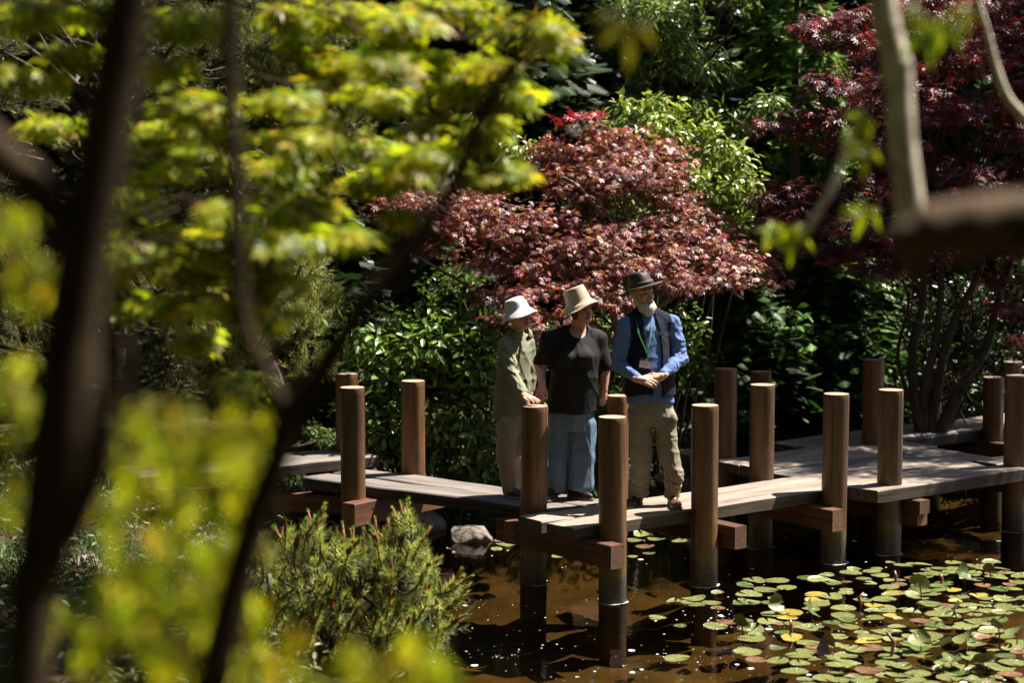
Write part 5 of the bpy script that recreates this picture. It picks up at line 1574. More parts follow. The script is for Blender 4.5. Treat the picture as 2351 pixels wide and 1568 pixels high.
class Figure:
    def __init__(s, label, anchor_px, D, name='person'):
        s.D = D
        s.o = at(anchor_px[0], anchor_px[1], D); s.o[2] = ZD
        s.dz = at(anchor_px[0], anchor_px[1], D)[2] - ZD
        s.root = thing(name, label, 'person', tuple(s.o))
    def J(s, px, py, dy=0.0):
        q = at(px, py, s.D + dy); q[2] -= s.dz * 0
        return q
    def mesh(s, name, fn, lo, hi, h, m, colfn=None):
        V, F = surface_nets(fn, lo, hi, h)
        col = colfn(V) if colfn is not None else None
        return fast_mesh(name, V - s.o, F, m, s.root, col, smooth=True)
    def put(s, name, V, F, m, mats=None, smooth=True, parent=None):
        b = MB(); b.add([tuple(np.array(v) - s.o) for v in V], F)
        return b.build(name, m, parent or s.root, smooth)

def hat(fig, name, c, R, profile, m, fn=None, thick=.004, band=None):
    V, F = revolve(profile, 72, fn)
    W = (np.array(V) @ np.array(R).T) + c
    o = fig.put(name, W, F, m)
    so = o.modifiers.new('thickness', 'SOLIDIFY'); so.thickness = thick; so.offset = -1
    return o

def hatR(yaw, tiltx, roll):
    return np.array(Matrix.Rotation(roll, 3, 'Y') @ Matrix.Rotation(yaw, 3, 'Z') @ Matrix.Rotation(tiltx, 3, 'X'))

def shoe(fig, name, heel, dirv, ln, m, msole, h=.085, w=.046):
    heel = np.array(heel, float); d = np.array([dirv[0], dirv[1], 0.0]); d /= np.linalg.norm(d); sd_ = np.array([-d[1], d[0], 0])
    R = np.stack([d, sd_, [0, 0, 1.]], 1)
    def fn(p):
        q = (p - heel) @ R
        e = ell(q, (.055, 0, .045), (.062, .040, .046))
        e = smin(e, ell(q, (ln - .085, 0, .032), (.085, w, .036)), .05)
        e = smin(e, cone(q, (.03, 0, .05), (.03, 0, h + .03), .036, .038), .02)
        return np.maximum(e, .012 - q[:, 2])
    def fs(p):
        q = (p - heel) @ R
        e = ell(q, (.052, 0, .010), (.064, .042, .05)); e = smin(e, ell(q, (ln - .085, 0, .01), (.090, w + .004, .05)), .06)
        return np.maximum(np.maximum(e, q[:, 2] - .020), .001 - q[:, 2])
    lo = heel - [.36, .36, .02]; hi = heel + [.36, .36, .2]
    V, F = surface_nets(fn, lo, hi, .004)
    o = fast_mesh(name, V - fig.o, F, m, fig.root, smooth=True)
    V, F = surface_nets(fs, lo, hi, .004)
    fast_mesh('sole', V - fig.o, F, msole, o, smooth=True)
    return o

SKIN = (.70, .42, .31)
m_sole = mat('shoe_sole', (.16, .12, .08), .8)

# ---------------------------------------------------------------- the bearded man
def man():
    G = Figure('bearded man in dark hat, navy vest, blue shirt and khaki trousers, hands joined', (1500, 1156), 14.12)
    J = G.J
    yaw = math.radians(20)
    hc = J(1474, 670, .0); Rh = head_frame(math.radians(34), math.radians(4), math.radians(-6))
    neck = J(1480, 722, .03)
    shL, shR = J(1436, 748, -.05), J(1540, 743, .06)
    elL, elR = J(1421, 838, -.05), J(1562, 822, .02)
    wrL, wrR = J(1466, 871, -.24), J(1518, 864, -.22)
    hL = hand(wrL, (.9, -.25, -.12), (-.1, -.75, .65), .98, (.45, .5, .55, .6), -1, .05, .2)
    hR = hand(wrR, (-.88, -.22, -.30), (.25, -.75, .6), .98, (.5, .55, .6, .65), 1, .05, .2)
    hipL, hipR = J(1470, 950, 0), J(1522, 950, .03)
    Z = lambda py: J(1490, py)[2]
    tor = [(Z(932), J(1494, 930)[0], G.D + .03, .185, .15), (Z(890), J(1492, 890)[0], G.D + .02, .180, .155), (Z(840), J(1489, 840)[0], G.D + .01, .172, .145), (Z(790), J(1487, 790)[0], G.D + .02, .168, .125), (Z(750), J(1486, 750)[0], G.D + .03, .160, .105), (Z(733), J(1484, 733)[0], G.D + .03, .10, .08), (Z(722), J(1482, 722)[0], G.D + .03, .068, .066), (Z(712), J(1481, 712)[0], G.D + .03, .064, .064)]
    knL, knR = J(1472, 1045, -.03), J(1534, 1045, 0)
    anL, anR = J(1466, 1132, .01), J(1541, 1134, .0)
    waist = J(1492, 905, .03)
    def body(p):
        d = head_sdf(p, hc, Rh, 1.0)
        d = smin(d, cone(p, hc + Rh @ [0, -.03, -.06], neck, .052, .052), .03)
        d = smin(d, stack(p, [(z, a_, b_, rx - .022, ry - .022) for z, a_, b_, rx, ry in tor[2:6]], yaw), .02)
        for a, b in ((shL, shR), (hipL, hipR)): d = smin(d, cone(p, a, b, .05, .05), .04)
        d = smin(d, chain(p, [shL, elL, wrL], [.045, .036, .026]), .03)
        d = smin(d, chain(p, [shR, elR, wrR], [.045, .036, .026]), .03)
        d = smin(d, chain(p, [hipL, knL, anL], [.07, .05, .04]), .03)
        d = smin(d, chain(p, [hipR, knR, anR], [.07, .05, .04]), .03)
        d = smin(d, hand_sdf(p, hL), .006); d = smin(d, hand_sdf(p, hR), .002)
        return d
    G.mesh('body', body, (G.o[0] - .5, G.D - .5, ZD + .02), (G.o[0] + .5, G.D + .4, 2.45), .004, m_skin,
           lambda V: head_color(V, hc, Rh, 1.0, SKIN, (.38, .13, .11), (.45, .40, .36)))
    # beard and side hair
    m_beard = mat('beard', (.62, .58, .50), .9, .2)
    fb = noise(m_beard, coords(m_beard, (3, 3, .6)), 60, 5, .7)
    L(m_beard, ramp(m_beard, fb, [(.3, (.46, .43, .38)), (.6, (.82, .79, .72))]), BS(m_beard).inputs['Base Color'])
    L(m_beard, bump(m_beard, fb, 1.0, .01), BS(m_beard).inputs['Normal'])
    def beard(p):
        q = (p - hc) @ Rh; sy = q.copy(); sy[:, 0] = np.abs(sy[:, 0])
        d = ell(q, (0, .057, -.116), (.065, .053, .051))
        d = smin(d, cone(sy, (.068, .010, -.045), (.042, .045, -.105), .010, .032), .03)
        d = smin(d, cone(sy, (.004, .100, -.050), (.030, .085, -.066), .007, .007), .008)
        d = smin(d, ell(q, (0, .07, -.150), (.040, .034, .034)), .02)
        d = -smin(-d, ell(q, (0, .112, -.069), (.019, .022, .0075)), .004)
        return d + .004 * np.sin(q[:, 0] * 260 + 3 * np.sin(q[:, 2] * 80)) * (.5 + .5 * np.sin(q[:, 1] * 150 + q[:, 2] * 40)) 
    G.mesh('beard', beard, hc - .2, hc + .2, .003, m_beard)
    def hair(p):
        q = (p - hc) @ Rh; sy = q.copy(); sy[:, 0] = np.abs(sy[:, 0])
        d = ell(q, (0, -.030, .005), (.079, .088, .075))
        d = np.maximum(d, q[:, 1] - .01 + .25 * np.maximum(0, -q[:, 2]))
        return np.maximum(d, q[:, 2] - .05) + .002 * np.sin(q[:, 0] * 300) * np.sin(q[:, 2] * 200)
    G.mesh('hair', hair, hc - .2, hc + .2, .0035, m_beard)
    # hat
    m_hat = cloth('waxed_hat', (.060, .050, .043), .55, .5, 18)
    prof = [(.002, .118), (.03, .119), (.052, .116), (.066, .106), (.075, .09), (.082, .06), (.089, .025), (.093, .0), (.098, -.004), (.115, -.004), (.135, -.005), (.152, -.008), (.158, -.011)]
    def fn(x, y, z):
        yy = y * 1.14
        if z > .05:
            k = (z - .05) / .07
            z -= k * .030 * math.exp(-(x / .022) ** 2) * (1 if y > -.05 else .6)
            x *= 1 - .20 * k * max(0, -y / .08); 
        if z < .0: z += -.35 * max(0, math.hypot(x, yy) - .1) * (1 if y > 0 else .2) + .25 * max(0, abs(x) - .10)
        return (x, yy, z)
    c = J(1471, 657, .005)
    H = hat(G, 'hat', c, hatR(math.radians(34), math.radians(-6), math.radians(-13)), prof, m_hat, fn, .005)
    bV, bF = revolve([(.0905, .030), (.0945, .028), (.0985, .004), (.0945, .002)], 72, lambda x, y, z: (x, y * 1.14, z))
    G.put('hat_band', (np.array(bV) @ hatR(math.radians(34), math.radians(-6), math.radians(-13)).T) + c, bF[:-1], cloth('hat_band', (.075, .062, .052), .6, .2), parent=None).parent = H
    # shirt
    m_shirt = cloth('blue_shirt', (.13, .205, .43), .85, .6, 26)
    def Z(py): return J(1490, py)[2]
    tor = [(Z(932), J(1494, 930)[0], G.D + .03, .185, .15), (Z(890), J(1492, 890)[0], G.D + .02, .180, .155), (Z(840), J(1489, 840)[0], G.D + .01, .172, .145), (Z(790), J(1487, 790)[0], G.D + .02, .168, .125), (Z(750), J(1486, 750)[0], G.D + .03, .160, .105), (Z(733), J(1484, 733)[0], G.D + .03, .10, .08), (Z(722), J(1482, 722)[0], G.D + .03, .068, .066), (Z(712), J(1481, 712)[0], G.D + .03, .064, .064)]
    def shirt(p):
        d = stack(p, tor, yaw)
        arm = smin(chain(p, [shL, elL, wrL + (elL - wrL) * .10], [.066, .056, .037], .02), chain(p, [shR, elR, wrR + (elR - wrR) * .10], [.066, .056, .038], .02), .001)
        w_ = wrinkle(p, 30); near = np.exp(-np.minimum(np.linalg.norm(p - elL, axis=1), np.linalg.norm(p - elR, axis=1)) / .12)
        arm = arm - .009 * w_ - .020 * near * wrinkle(p, 44)
        d = smin(d, arm, .025) - .009 * wrinkle(p * [1, 1, .6], 20)
        for s_ in (shL, shR): d = smin(d, cone(p, J(1481, 722, .04), s_, .058, .058), .03)
        nq = (p - J(1488, 722, -.08)) 
        d = np.maximum(d, -(np.linalg.norm(nq / [1, 1, 1.2], axis=1) - .026))
        return np.maximum(d, Z(924) + .012 * np.cos((p[:, 0] - G.o[0]) * 14) - p[:, 2])
    G.mesh('shirt', shirt, (G.o[0] - .45, G.D - .4, Z(940)), (G.o[0] + .45, G.D + .35, Z(700)), .0045, m_shirt)
    # vest
    m_vest = cloth('navy_fleece', (.012, .015, .028), .9, .3, 40)
    cy, sy_ = math.cos(yaw), math.sin(yaw)
    def vest(p):
        t2 = [(z, cx, c_, rx + .017, ry + .020) for z, cx, c_, rx, ry in tor[:-3]] + [(Z(735), J(1485, 735)[0], G.D + .03, .13, .10), (Z(724), J(1484, 724)[0], G.D + .035, .085, .078), (Z(708), J(1484, 708)[0], G.D + .045, .076, .072)]
        d = stack(p, t2, yaw)
        d = smin(d, cone(p, shL + [.03, 0, .0], shR + [-.03, 0, .0], .062, .062), .04)
        # armholes
        for s_ in (shL, shR): d = smin(d, cone(p, J(1481, 717, .045), s_, .066, .064), .03)
        d = smin(d, cone(p, J(1481, 708, .035), J(1481, 725, .035), .072, .078), .02)
        X = p[:, 0] - np.interp(p[:, 2], [t[0] for t in t2[::-1]] if t2[0][0] > t2[-1][0] else [t[0] for t in t2], [t[1] for t in t2])
        Y = p[:, 1] - G.D - .03
        x = X * cy + Y * sy_; y = -X * sy_ + Y * cy
        hw = np.interp(p[:, 2], [Z(905), Z(870), Z(800), Z(740), Z(712)], [.036, .045, .062, .056, .046])
        cut = np.maximum(np.abs(x + .012) - hw, y + .02)
        d = np.maximum(d, -cut)
        d = np.maximum(d, np.abs(x) - np.interp(p[:, 2], [Z(905), Z(850), Z(800), Z(745)], [.32, .27, .195, .170]))
        d = np.maximum(d, Z(905) + .01 * np.sin(p[:, 0] * 20) - p[:, 2])
        return d - .005 * wrinkle(p, 16)
    G.mesh('vest', vest, (G.o[0] - .32, G.D - .32, Z(915)), (G.o[0] + .32, G.D + .32, Z(700)), .0045, m_vest)
    # trousers
    m_tr = cloth('khaki_trousers', (.27, .235, .165), .85, .6, 16)
    low = J(1548, 1090, -.02)
    def trs(p):
        d = stack(p, [(Z(975), J(1496, 970)[0], G.D + .03, .165, .13), (Z(940), J(1495, 940)[0], G.D + .03, .172, .14), (Z(905), J(1494, 910)[0], G.D + .03, .165, .14)], yaw)
        a = chain(p, [hipL + [0, 0, -.03], knL, J(1468, 1090, 0), J(1466, 1138, .01)], [.096, .082, .076, .068], .02)
        b = chain(p, [hipR + [0, 0, -.03], knR, low, J(1541, 1138, .0)], [.096, .078, .070, .058], .02)
        a = smin(a, b, .008)
        d = smin(d, a, .03)
        d = smin(d, ell(p, J(1545, 962, -.03), (.030, .05, .055)), .03)
        zz = (p[:, 2] - ZD)
        d = d - .010 * wrinkle(p * [1, 1, .9], 20) * np.clip(1.5 - zz, .4, 1.2) - .014 * wrinkle(p * [1, 1, 2.2], 44) * np.exp(-((zz - .12) / .14) ** 2)
        seam = np.exp(-((p[:, 2] - Z(1008)) / .004) ** 2) * .003
        return np.maximum(d - seam, ZD + .055 + .01 * np.sin(p[:, 0] * 40) - p[:, 2])
    G.mesh('trousers', trs, (G.o[0] - .35, G.D - .3, ZD + .03), (G.o[0] + .35, G.D + .35, Z(900)), .0045, m_tr)
    mb_ = cloth('brown_leather', (.13, .05, .03), .35, .2); BS(mb_).inputs['Specular IOR Level'].default_value = .6
    md_ = cloth('dark_leather', (.025, .016, .012), .45, .2)
    h1 = np.array([J(1468, 1150, .06)[0], G.D + .04, ZD]); h2 = np.array([J(1541, 1150, .06)[0], G.D + .03, ZD])
    shoe(G, 'shoe', h1, (-.5, -.85), .29, md_, m_sole); o = shoe(G, 'shoe', h2, (.06, -1), .29, mb_, m_sole); o['label'] = 'reddish brown shoe'
    # lanyard and badge
    m_lan = cloth('green_lanyard', (.05, .24, .08), .5, .1)
    fr_ = lambda px, py, k=-.155: J(px, py, k)
    lan = MB()
    for pts in ([(1462, 728, -.05), (1462, 745, -.11), (1466, 765, -.135), (1474, 785, -.15), (1481, 800, -.16), (1484, 812, -.17)], [(1498, 728, -.02), (1496, 750, -.08), (1493, 775, -.13), (1488, 798, -.158), (1485, 812, -.17)], [(1485, 812, -.17), (1485, 824, -.172)]):
        P3 = [Vector(J(*q) - G.o) for q in pts]
        for i in range(len(P3) - 1):
            a, b_ = P3[i], P3[i + 1]; w_ = Vector((.0055, .001, 0))
            e = Vector((0, .002, 0)); k = [a - w_, a + w_, b_ + w_, b_ - w_, a - w_ + e, a + w_ + e, b_ + w_ + e, b_ - w_ + e]
            lan.add([tuple(q) for q in k], [(0, 1, 2, 3), (7, 6, 5, 4), (0, 4, 5, 1), (1, 5, 6, 2), (2, 6, 7, 3), (3, 7, 4, 0)])
    lo_ = lan.build('lanyard', m_lan, G.root)
    bc = J(1481, 836, -.178)
    bd = bpy.data.objects.new('badge', None); link(bd, G.root)
    BR = Matrix.Rotation(math.radians(8), 4, 'Y') @ Matrix.Rotation(math.radians(8), 4, 'Z')
    cm = MB().box((-.044, -.001, -.028), (.044, .002, .024))
    card = cm.build('badge', mat('badge_card', (.62, .66, .72), .3), G.root)
    bpy.data.objects.remove(bd)
    card.name = 'badge'; card.matrix_local = Matrix.Translation(Vector(bc - G.o)) @ BR
    MB().box((-.048, .0025, -.034), (.048, .0045, .040)).build('sleeve', mat('badge_sleeve', (.08, .09, .11), .15, .7), card)
    MB().box((-.004, -.005, .024), (.014, -.0015, .038)).build('clip', mat('brass_clip', (.55, .40, .12), .3), card)
    def text(body_, size, M, m, parent, name='lettering', align='CENTER'):
        cu = bpy.data.curves.new('t', 'FONT'); cu.body = body_; cu.size = size; cu.align_x = align; cu.extrude = .0003; cu.resolution_u = 2
        tmp = bpy.data.objects.new('t', cu); sc.collection.objects.link(tmp)
        bpy.context.view_layer.update()
        me = bpy.data.meshes.new_from_object(tmp.evaluated_get(bpy.context.evaluated_depsgraph_get()))
        bpy.data.objects.remove(tmp)
        me.materials.clear(); me.materials.append(m)
        o = bpy.data.objects.new(name, me); link(o, parent); o.matrix_local = M
        return o
    ink = mat('ink', (.06, .07, .10), .6)
    tb = MB()
    for k, (z, w_) in enumerate([(.013, .026), (.006, .03), (-.003, .018), (-.009, .02), (-.015, .022)]):
        x = -w_
        while x < w_:
            e = rnd.uniform(.002, .006); tb.box((x, -.0016, z - .0010), (min(w_, x + e), -.0012, z + .0010)); x += e + .0015
    tb.build('lettering', ink, card)
    # stitched emblem on the left breast
    em = J(1526, 777, -.05)
    def surf_y(px, py):
        lo_y, hi_y = -.35, .1
        ys = np.linspace(lo_y, hi_y, 160); P3 = np.array([J(px, py, y_) for y_ in ys]); dd = vest(P3)
        k = np.argmax(dd < 0)
        return ys[k] if (dd < 0).any() else 0
    m_w = mat('white_thread', (.70, .70, .74), .7)
    sy2 = surf_y(1526, 777)
    Mx = Matrix.Translation(Vector(J(1523, 764, surf_y(1521, 768) - .008) - G.o)) @ Matrix.Rotation(math.radians(4), 4, 'Y') @ Matrix.Rotation(yaw * .9, 4, 'Z') @ Matrix.Rotation(PI / 2, 4, 'X')
    text('Royal Tasmanian', .0155, Mx, m_w, G.root)
    text('Botanical Gardens', .0155, Mx @ Matrix.Translation((0, -.016, 0)), m_w, G.root)
    text('volunteer guide' if False else 'rtbg.tas.gov.au', .010, Mx @ Matrix.Translation((.004, -.082, .002)), m_w, G.root)
    base = MB()
    for k, (x, z, cc, r) in enumerate([(.002, -.036, (.20, .55, .33), .010), (-.010, -.060, (.75, .68, .52), .0095), (.016, -.056, (.70, .42, .16), .0105), (.004, -.062, (.45, .18, .16), .004), (-.012, -.046, (.05, .25, .14), .006)]):
        e = MB(); vv = [(r * math.cos(a) * (1 + .12 * math.sin(5 * a)), r * math.sin(a) * (1 + .12 * math.sin(5 * a)), zz) for zz in (0, .0012) for a in np.linspace(0, 2 * PI, 17)[:-1]]
        e.add(vv, [tuple(range(16, 32)), tuple(range(15, -1, -1))] + [(i, (i + 1) % 16, 16 + (i + 1) % 16, 16 + i) for i in range(16)])
        o = e.build('emblem', mat('emblem_thread', cc, .7), G.root); o.matrix_local = Mx @ Matrix.Translation((x, z, .005))
man()

# ---------------------------------------------------------------- the woman in black
def woman_black():
    G = Figure('woman in a straw hat, loose black top and wide pale blue trousers', (1308, 1143), 14.42)
    J = G.J; yaw = math.radians(24)
    def Z(py): return J(1310, py)[2]
    hc = J(1333, 708, -.04); Rh = head_frame(math.radians(38), math.radians(2), math.radians(-6))
    neck = J(1326, 757, .0)
    shL, shR = J(1262, 783, -.05), J(1370, 782, .07)
    elL, elR = J(1240, 842, -.04), J(1388, 845, .05)
    wrL, wrR = J(1244, 884, -.16), J(1386, 894, .02)
    hL = hand(wrL, (-.25, -.25, -1), (-.35, -.9, .2), .95, (.15, .2, .25, .3), -1, .10, .2)
    hR = hand(wrR, (-.05, -.05, -1), (.6, -.7, 0), .92, (.5, .55, .6, .65), -1, .03, .4)
    hipL, hipR = J(1288, 955, 0), J(1340, 955, .03)
    tor = [(Z(952), J(1314, 950)[0], G.D + .02, .205, .165), (Z(900), J(1315, 900)[0], G.D + .01, .200, .170), (Z(850), J(1318, 850)[0], G.D + .0, .185, .165), (Z(815), J(1322, 815)[0], G.D - .005, .185, .165), (Z(785), J(1320, 785)[0], G.D + .015, .175, .135), (Z(764), J(1320, 764)[0], G.D + .02, .13, .10), (Z(750), J(1324, 750)[0], G.D + .02, .085, .075)]
    def body(p):
        d = head_sdf(p, hc, Rh, .97, .012)
        d = smin(d, cone(p, hc + Rh @ [0, -.025, -.06], neck + [0, 0, .01], .052, .054), .03)
        d = smin(d, stack(p, [(z, a_, b_, rx - .018, ry - .018) for z, a_, b_, rx, ry in tor[2:]], yaw), .02)
        for s_ in (shL, shR): d = smin(d, cone(p, J(1325, 758, .03), s_, .045, .05), .03)
        d = smin(d, cone(p, shL, shR, .06, .06), .05)
        d = smin(d, chain(p, [shL, elL, wrL], [.055, .045, .028]), .03)
        d = smin(d, chain(p, [shR, elR, wrR], [.055, .045, .028]), .03)
        d = smin(d, chain(p, [hipL, J(1275, 1140, .02)], [.08, .04]), .03)
        d = smin(d, chain(p, [hipR, J(1318, 1138, .02)], [.08, .04]), .03)
        d = smin(d, hand_sdf(p, hL), .006); d = smin(d, hand_sdf(p, hR), .006)
        return d
    G.mesh('body', body, (G.o[0] - .45, G.D - .4, ZD + .02), (G.o[0] + .45, G.D + .4, 2.3), .004, m_skin,
           lambda V: head_color(V, hc, Rh, .97, (.62, .34, .26), (.46, .16, .14), (.10, .05, .03)))
    m_hair = cloth('brown_hair', (.055, .022, .012), .45, .8, 60)
    def hair(p):
        q = (p - hc) @ Rh / .97
        d = ell(q, (0, -.020, .012), (.090, .103, .100))
        d = smin(d, cone(np.stack([np.abs(q[:, 0]), q[:, 1], q[:, 2]], 1), (.074, .0, .0), (.072, .006, -.060), .025, .020), .03)
        face = ell(q, (0, .115, -.035), (.062, .085, .098))
        d = np.maximum(d, -face); d = np.maximum(d, -.085 - q[:, 2])
        return d + .003 * np.sin(q[:, 0] * 200 + q[:, 1] * 180)
    G.mesh('hair', hair, hc - .2, hc + .2, .004, m_hair)
    m_straw = mat('straw', rough=.6, spec=.3)
    v = coords(m_straw)
    zz = N(m_straw, 'ShaderNodeUVMap') if False else None
    va = N(m_straw, 'ShaderNodeVertexColor'); va.layer_name = 'Col'
    sx = N(m_straw, 'ShaderNodeSeparateColor'); L(m_straw, va.outputs[0], sx.inputs[0])
    wv = math_n(m_straw, 'SINE', math_n(m_straw, 'MULTIPLY', sx.outputs[0], 2 * PI * 26))
    wv = math_n(m_straw, 'ADD', math_n(m_straw, 'MULTIPLY', wv, .5), .5)
    stc = ramp(m_straw, wv, [(0.0, (.36, .26, .14)), (.35, (.68, .57, .40)), (1, (.80, .70, .53))])
    L(m_straw, mixc(m_straw, 1.0, stc, ramp(m_straw, noise(m_straw, v, 90, 4), [(.3, (.75, .72, .68)), (.7, (1.1, 1.1, 1.1))]), 'MULTIPLY'), BS(m_straw).inputs['Base Color'])
    L(m_straw, bump(m_straw, wv, .9, .004), BS(m_straw).inputs['Normal'])
    prof = [(.001, .124)] + [(r, .124 - .003 * (r / .08) ** 3) for r in np.linspace(.012, .078, 7)] + [(.083, .116)] + [(r, z) for r, z in zip(np.linspace(.0845, .098, 10), np.linspace(.105, .004, 10))] + [(r, z) for r, z in zip(np.linspace(.103, .152, 9), np.linspace(-.004, -.046, 9))]
    c = J(1328, 695, -.02)
    H = hat(G, 'hat', c, hatR(math.radians(38), math.radians(-4), math.radians(-19)), prof, m_straw, lambda x, y, z: (x, y * 1.08, z + (.010 * math.sin(3 * math.atan2(y, x)) if z < -.02 else 0)), .003)
    me = H.data; ca = me.color_attributes.new('Col', 'FLOAT_COLOR', 'POINT')
    n = len(prof); ln = np.zeros(n)
    for i in range(1, n): ln[i] = ln[i - 1] + math.dist(prof[i], prof[i - 1])
    ln /= ln[-1]
    cc = np.ones((n * 72, 4), np.float32); cc[:, 0] = np.repeat(ln, 72); ca.data.foreach_set('color', cc.ravel())
    m_blk = cloth('black_top', (.008, .0075, .0075), .8, .6, 26); BS(m_blk).inputs['Specular IOR Level'].default_value = .3
    tor = [(Z(952), J(1314, 950)[0], G.D + .02, .205, .165), (Z(900), J(1315, 900)[0], G.D + .01, .200, .170), (Z(850), J(1318, 850)[0], G.D + .0, .185, .165), (Z(815), J(1322, 815)[0], G.D - .005, .185, .165), (Z(785), J(1320, 785)[0], G.D + .015, .175, .135), (Z(764), J(1320, 764)[0], G.D + .02, .13, .10), (Z(750), J(1324, 750)[0], G.D + .02, .085, .075)]
    def top(p):
        d = stack(p, tor, yaw)
        d = smin(d, ell(p, J(1338, 820, -.12), (.065, .06, .055)), .05); d = smin(d, ell(p, J(1296, 822, -.15), (.065, .06, .055)), .05)
        a = chain(p, [shL, J(1246, 828, -.04)], [.074, .074], .02); b = chain(p, [shR, J(1386, 838, .05)], [.074, .070], .02)
        for s_ in (shL, shR): d = smin(d, cone(p, J(1325, 757, .03), s_, .058, .07), .03)
        d = smin(d, smin(a, b, .001), .05) - .014 * wrinkle(p * [1, 1, .4], 17)
        d = np.maximum(d, -(np.linalg.norm((p - J(1334, 743, -.10)) / [1.4, 1.3, 1.4], axis=1) - .084))
        # sleeve ends
        outL = (p[:, 0] < J(1257, 800)[0]) & (p[:, 2] < Z(836)); outR = (p[:, 0] > J(1379, 800)[0]) & (p[:, 2] < Z(858))
        d = np.where(outL | outR, np.maximum(d, .01), d)
        return np.maximum(d, Z(946) + .008 * np.sin(p[:, 0] * 22) - p[:, 2])
    G.mesh('top', top, (G.o[0] - .42, G.D - .36, Z(960)), (G.o[0] + .42, G.D + .36, Z(738)), .005, m_blk)
    m_den = cloth('pale_denim', (.135, .205, .29), .85, .55, 20, .18)
    def trs(p):
        d = stack(p, [(Z(985), J(1313, 980)[0], G.D + .02, .18, .14), (Z(930), J(1314, 940)[0], G.D + .02, .18, .15)], yaw)
        a = chain(p, [J(1284, 975, 0), J(1281, 1050, -.01), J(1279, 1120, -.01)], [.090, .078, .072], .02)
        b = chain(p, [J(1338, 975, .01), J(1335, 1050, 0), J(1334, 1112, 0)], [.105, .103, .106], .02)
        d = smin(d, smin(a, b, .004), .02) - .012 * wrinkle(p * [1.3, 1.3, .3], 24)
        return np.maximum(d, Z(1126) + .008 * np.sin(p[:, 0] * 30) - p[:, 2])
    G.mesh('trousers', trs, (G.o[0] - .35, G.D - .3, Z(1140)), (G.o[0] + .35, G.D + .35, Z(925)), .005, m_den)
    ms = cloth('dark_sandal', (.03, .018, .014), .5, .2)
    shoe(G, 'sandal', (J(1272, 1150)[0], G.D + .03, ZD), (-.25, -1), .25, ms, m_sole, .05, .04)
    shoe(G, 'sandal', (J(1306, 1150)[0], G.D + .04, ZD), (.75, -.75), .25, ms, m_sole, .05, .04)
woman_black()

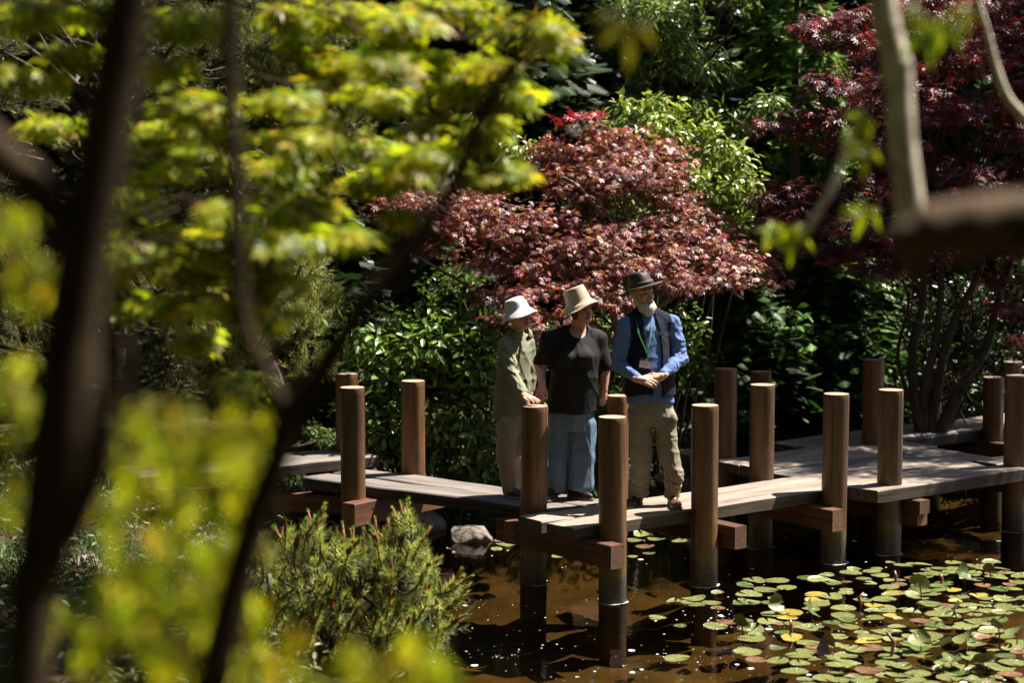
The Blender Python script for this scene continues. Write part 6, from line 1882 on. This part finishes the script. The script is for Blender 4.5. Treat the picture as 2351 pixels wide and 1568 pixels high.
# ---------------------------------------------------------------- the woman in green
def woman_green():
    G = Figure('woman in a white bucket hat and olive shirt with a hand on a post', (1174, 1141), 14.46)
    J = G.J; yaw = math.radians(38)
    def Z(py): return J(1180, py)[2]
    hc = J(1190, 724, -.04); Rh = head_frame(math.radians(42), math.radians(-2), math.radians(-6))
    neck = J(1183, 768, .02)
    shN, shF = J(1160, 792, -.09), J(1208, 788, .12)
    elN = J(1177, 858, -.19); 
    top = np.array([0.17, 13.94, 1.354])
    wrN = J(1204, 908, -.44); tip = top + np.array([.0, -.03, .016])
    d_ = top + np.array([.055, -.055, .022]) - wrN
    hN = hand(wrN, (d_[0], d_[1], d_[2] * .75), (.1, -.15, 1), .95, (.12, .12, .12, .15), 1, .12, .05)
    hipN, hipF = J(1168, 965, -.05), J(1188, 965, .09)
    tor = [(Z(975), J(1172, 970)[0], G.D + .02, .150, .125), (Z(930), J(1174, 930)[0], G.D + .02, .150, .130), (Z(870), J(1177, 870)[0], G.D + .02, .146, .125), (Z(820), J(1180, 820)[0], G.D + .02, .140, .115), (Z(790), J(1182, 790)[0], G.D + .02, .130, .09), (Z(775), J(1183, 775)[0], G.D + .02, .095, .072), (Z(762), J(1184, 762)[0], G.D + .015, .062, .056), (Z(753), J(1184, 753)[0], G.D + .01, .058, .054)]
    def body(p):
        d = head_sdf(p, hc, Rh, .94, .006)
        d = smin(d, cone(p, hc + Rh @ [0, -.02, -.06], neck, .045, .046), .03)
        d = smin(d, stack(p, [(z, a_, b_, rx - .020, ry - .018) for z, a_, b_, rx, ry in tor[2:7]], yaw), .02)
        d = smin(d, cone(p, shN, shF, .045, .045), .04)
        d = smin(d, chain(p, [shN, elN, wrN], [.042, .035, .024]), .03)
        d = smin(d, chain(p, [shF, J(1222, 850, .14), J(1216, 905, .06)], [.042, .035, .024]), .03)
        d = smin(d, chain(p, [hipN, J(1161, 1050, -.05), J(1166, 1130, -.02)], [.07, .05, .035]), .03)
        d = smin(d, chain(p, [hipF, J(1188, 1050, .09), J(1190, 1126, .12)], [.07, .05, .035]), .03)
        d = smin(d, hand_sdf(p, hN), .006)
        return d
    G.mesh('body', body, (G.o[0] - .35, G.D - .75, ZD + .02), (G.o[0] + .42, G.D + .35, 2.2), .004, m_skin,
           lambda V: head_color(V, hc, Rh, .94, (.62, .35, .26), (.44, .18, .15), (.20, .11, .07)))
    m_hair = cloth('short_brown_hair', (.13, .065, .035), .5, .8, 60)
    def hair(p):
        q = (p - hc) @ Rh / .94
        d = ell(q, (0, -.026, .015), (.083, .096, .092))
        face = ell(q, (0, .105, -.03), (.070, .09, .11))
        d = np.maximum(d, -face); d = np.maximum(d, -.06 - q[:, 2] - .3 * np.minimum(0, q[:, 1]) * 0)
        return d + .003 * np.sin(q[:, 0] * 160 + q[:, 2] * 190)
    G.mesh('hair', hair, hc - .2, hc + .2, .004, m_hair)
    m_wh = cloth('white_canvas', (.74, .71, .68), .8, .25, 22, .04)
    prof = [(.001, .098), (.03, .098), (.055, .095), (.070, .088), (.078, .076), (.084, .05), (.090, .02), (.094, .0), (.100, -.006), (.120, -.026), (.138, -.046), (.146, -.056)]
    c = J(1187, 712, -.03)
    hat(G, 'hat', c, hatR(math.radians(42), math.radians(-3), math.radians(-17)), prof, m_wh, lambda x, y, z: (x + .003 * math.sin(z * 60), y * 1.08, z + (.006 * math.sin(4 * math.atan2(y, x) + 1) if z < -.02 else .003 * math.sin(x * 70))), .003)
    m_ol = cloth('olive_linen', (.235, .235, .150), .85, .6, 30)
    tor = [(Z(975), J(1172, 970)[0], G.D + .02, .150, .125), (Z(930), J(1174, 930)[0], G.D + .02, .150, .130), (Z(870), J(1177, 870)[0], G.D + .02, .146, .125), (Z(820), J(1180, 820)[0], G.D + .02, .140, .115), (Z(790), J(1182, 790)[0], G.D + .02, .130, .09), (Z(775), J(1183, 775)[0], G.D + .02, .095, .072), (Z(762), J(1184, 762)[0], G.D + .015, .062, .056), (Z(753), J(1184, 753)[0], G.D + .01, .058, .054)]
    def shirt(p):
        d = stack(p, tor, yaw)
        a = chain(p, [shN, elN, wrN + (elN - wrN) * .12], [.060, .050, .034], .02)
        near = np.exp(-np.linalg.norm(p - elN, axis=1) / .14)
        a = a - .009 * wrinkle(p, 30) - .018 * near * wrinkle(p, 46)
        b = chain(p, [shF, J(1222, 850, .14), J(1217, 895, .08)], [.058, .048, .036], .02)
        for s_ in (shN, shF): d = smin(d, cone(p, J(1183, 765, .03), s_, .048, .055), .03)
        d = smin(d, smin(a, b, .001), .03) - .012 * wrinkle(p * [1, 1, .5], 20)
        d = np.maximum(d, -(np.linalg.norm((p - J(1201, 766, -.09)) / [.8, 1, 1.7], axis=1) - .044))
        return np.maximum(d, Z(962) + .01 * np.sin(p[:, 0] * 25) - p[:, 2])
    G.mesh('shirt', shirt, (G.o[0] - .32, G.D - .6, Z(970)), (G.o[0] + .35, G.D + .32, Z(745)), .0045, m_ol)
    cl = MB()
    for sx, pts in ((-1, [(1178, 752, .0), (1186, 764, -.10), (1200, 778, -.125)]), (1, [(1211, 752, -.03), (1215, 764, -.06), (1206, 778, -.11)])):
        a, b_, c_ = [J(*q) for q in pts]
        a2, b2, c2 = a + np.array([sx * .03, -.01, -.02]), b_ + np.array([sx * .035, -.012, -.035]), c_ + np.array([sx * .012, -.015, -.02]); e = np.array([0, .006, 0])
        cl.add([q - G.o for q in (a, b_, c_, c2, b2, a2, a + e, b_ + e, c_ + e, c2 + e, b2 + e, a2 + e)], [(0, 1, 4, 5), (1, 2, 3, 4), (6, 11, 10, 7), (7, 10, 9, 8), (0, 5, 11, 6), (5, 4, 10, 11), (4, 3, 9, 10), (3, 2, 8, 9), (2, 1, 7, 8), (1, 0, 6, 7)])
    cl.build('collar', m_ol, G.root, True)
    m_bg = cloth('beige_trousers', (.37, .32, .25), .85, .5, 16)
    def trs(p):
        d = stack(p, [(Z(990), J(1177, 980)[0], G.D + .02, .135, .11), (Z(950), J(1177, 950)[0], G.D + .02, .135, .12)], yaw)
        a = chain(p, [hipN + [0, 0, -.03], J(1161, 1050, -.05), J(1168, 1128, -.02)], [.088, .070, .052], .02)
        b = chain(p, [hipF + [0, 0, -.03], J(1190, 1050, .09), J(1192, 1124, .12)], [.088, .070, .052], .02)
        d = smin(d, smin(a, b, .006), .03) - .008 * wrinkle(p * [1, 1, .4], 22)
        return np.maximum(d, ZD + .05 - p[:, 2])
    G.mesh('trousers', trs, (G.o[0] - .3, G.D - .3, ZD + .03), (G.o[0] + .35, G.D + .35, Z(940)), .005, m_bg)
    mg = cloth('grey_trainer', (.10, .085, .07), .8, .3); ws = mat('pale_sole', (.35, .33, .28), .7)
    shoe(G, 'shoe', (J(1158, 1150)[0], G.D + .02, ZD), (.75, -.6), .25, mg, ws, .06, .042)
    shoe(G, 'shoe', (J(1184, 1150)[0], G.D + .15, ZD), (.75, -.6), .25, mg, ws, .06, .042)
woman_green()
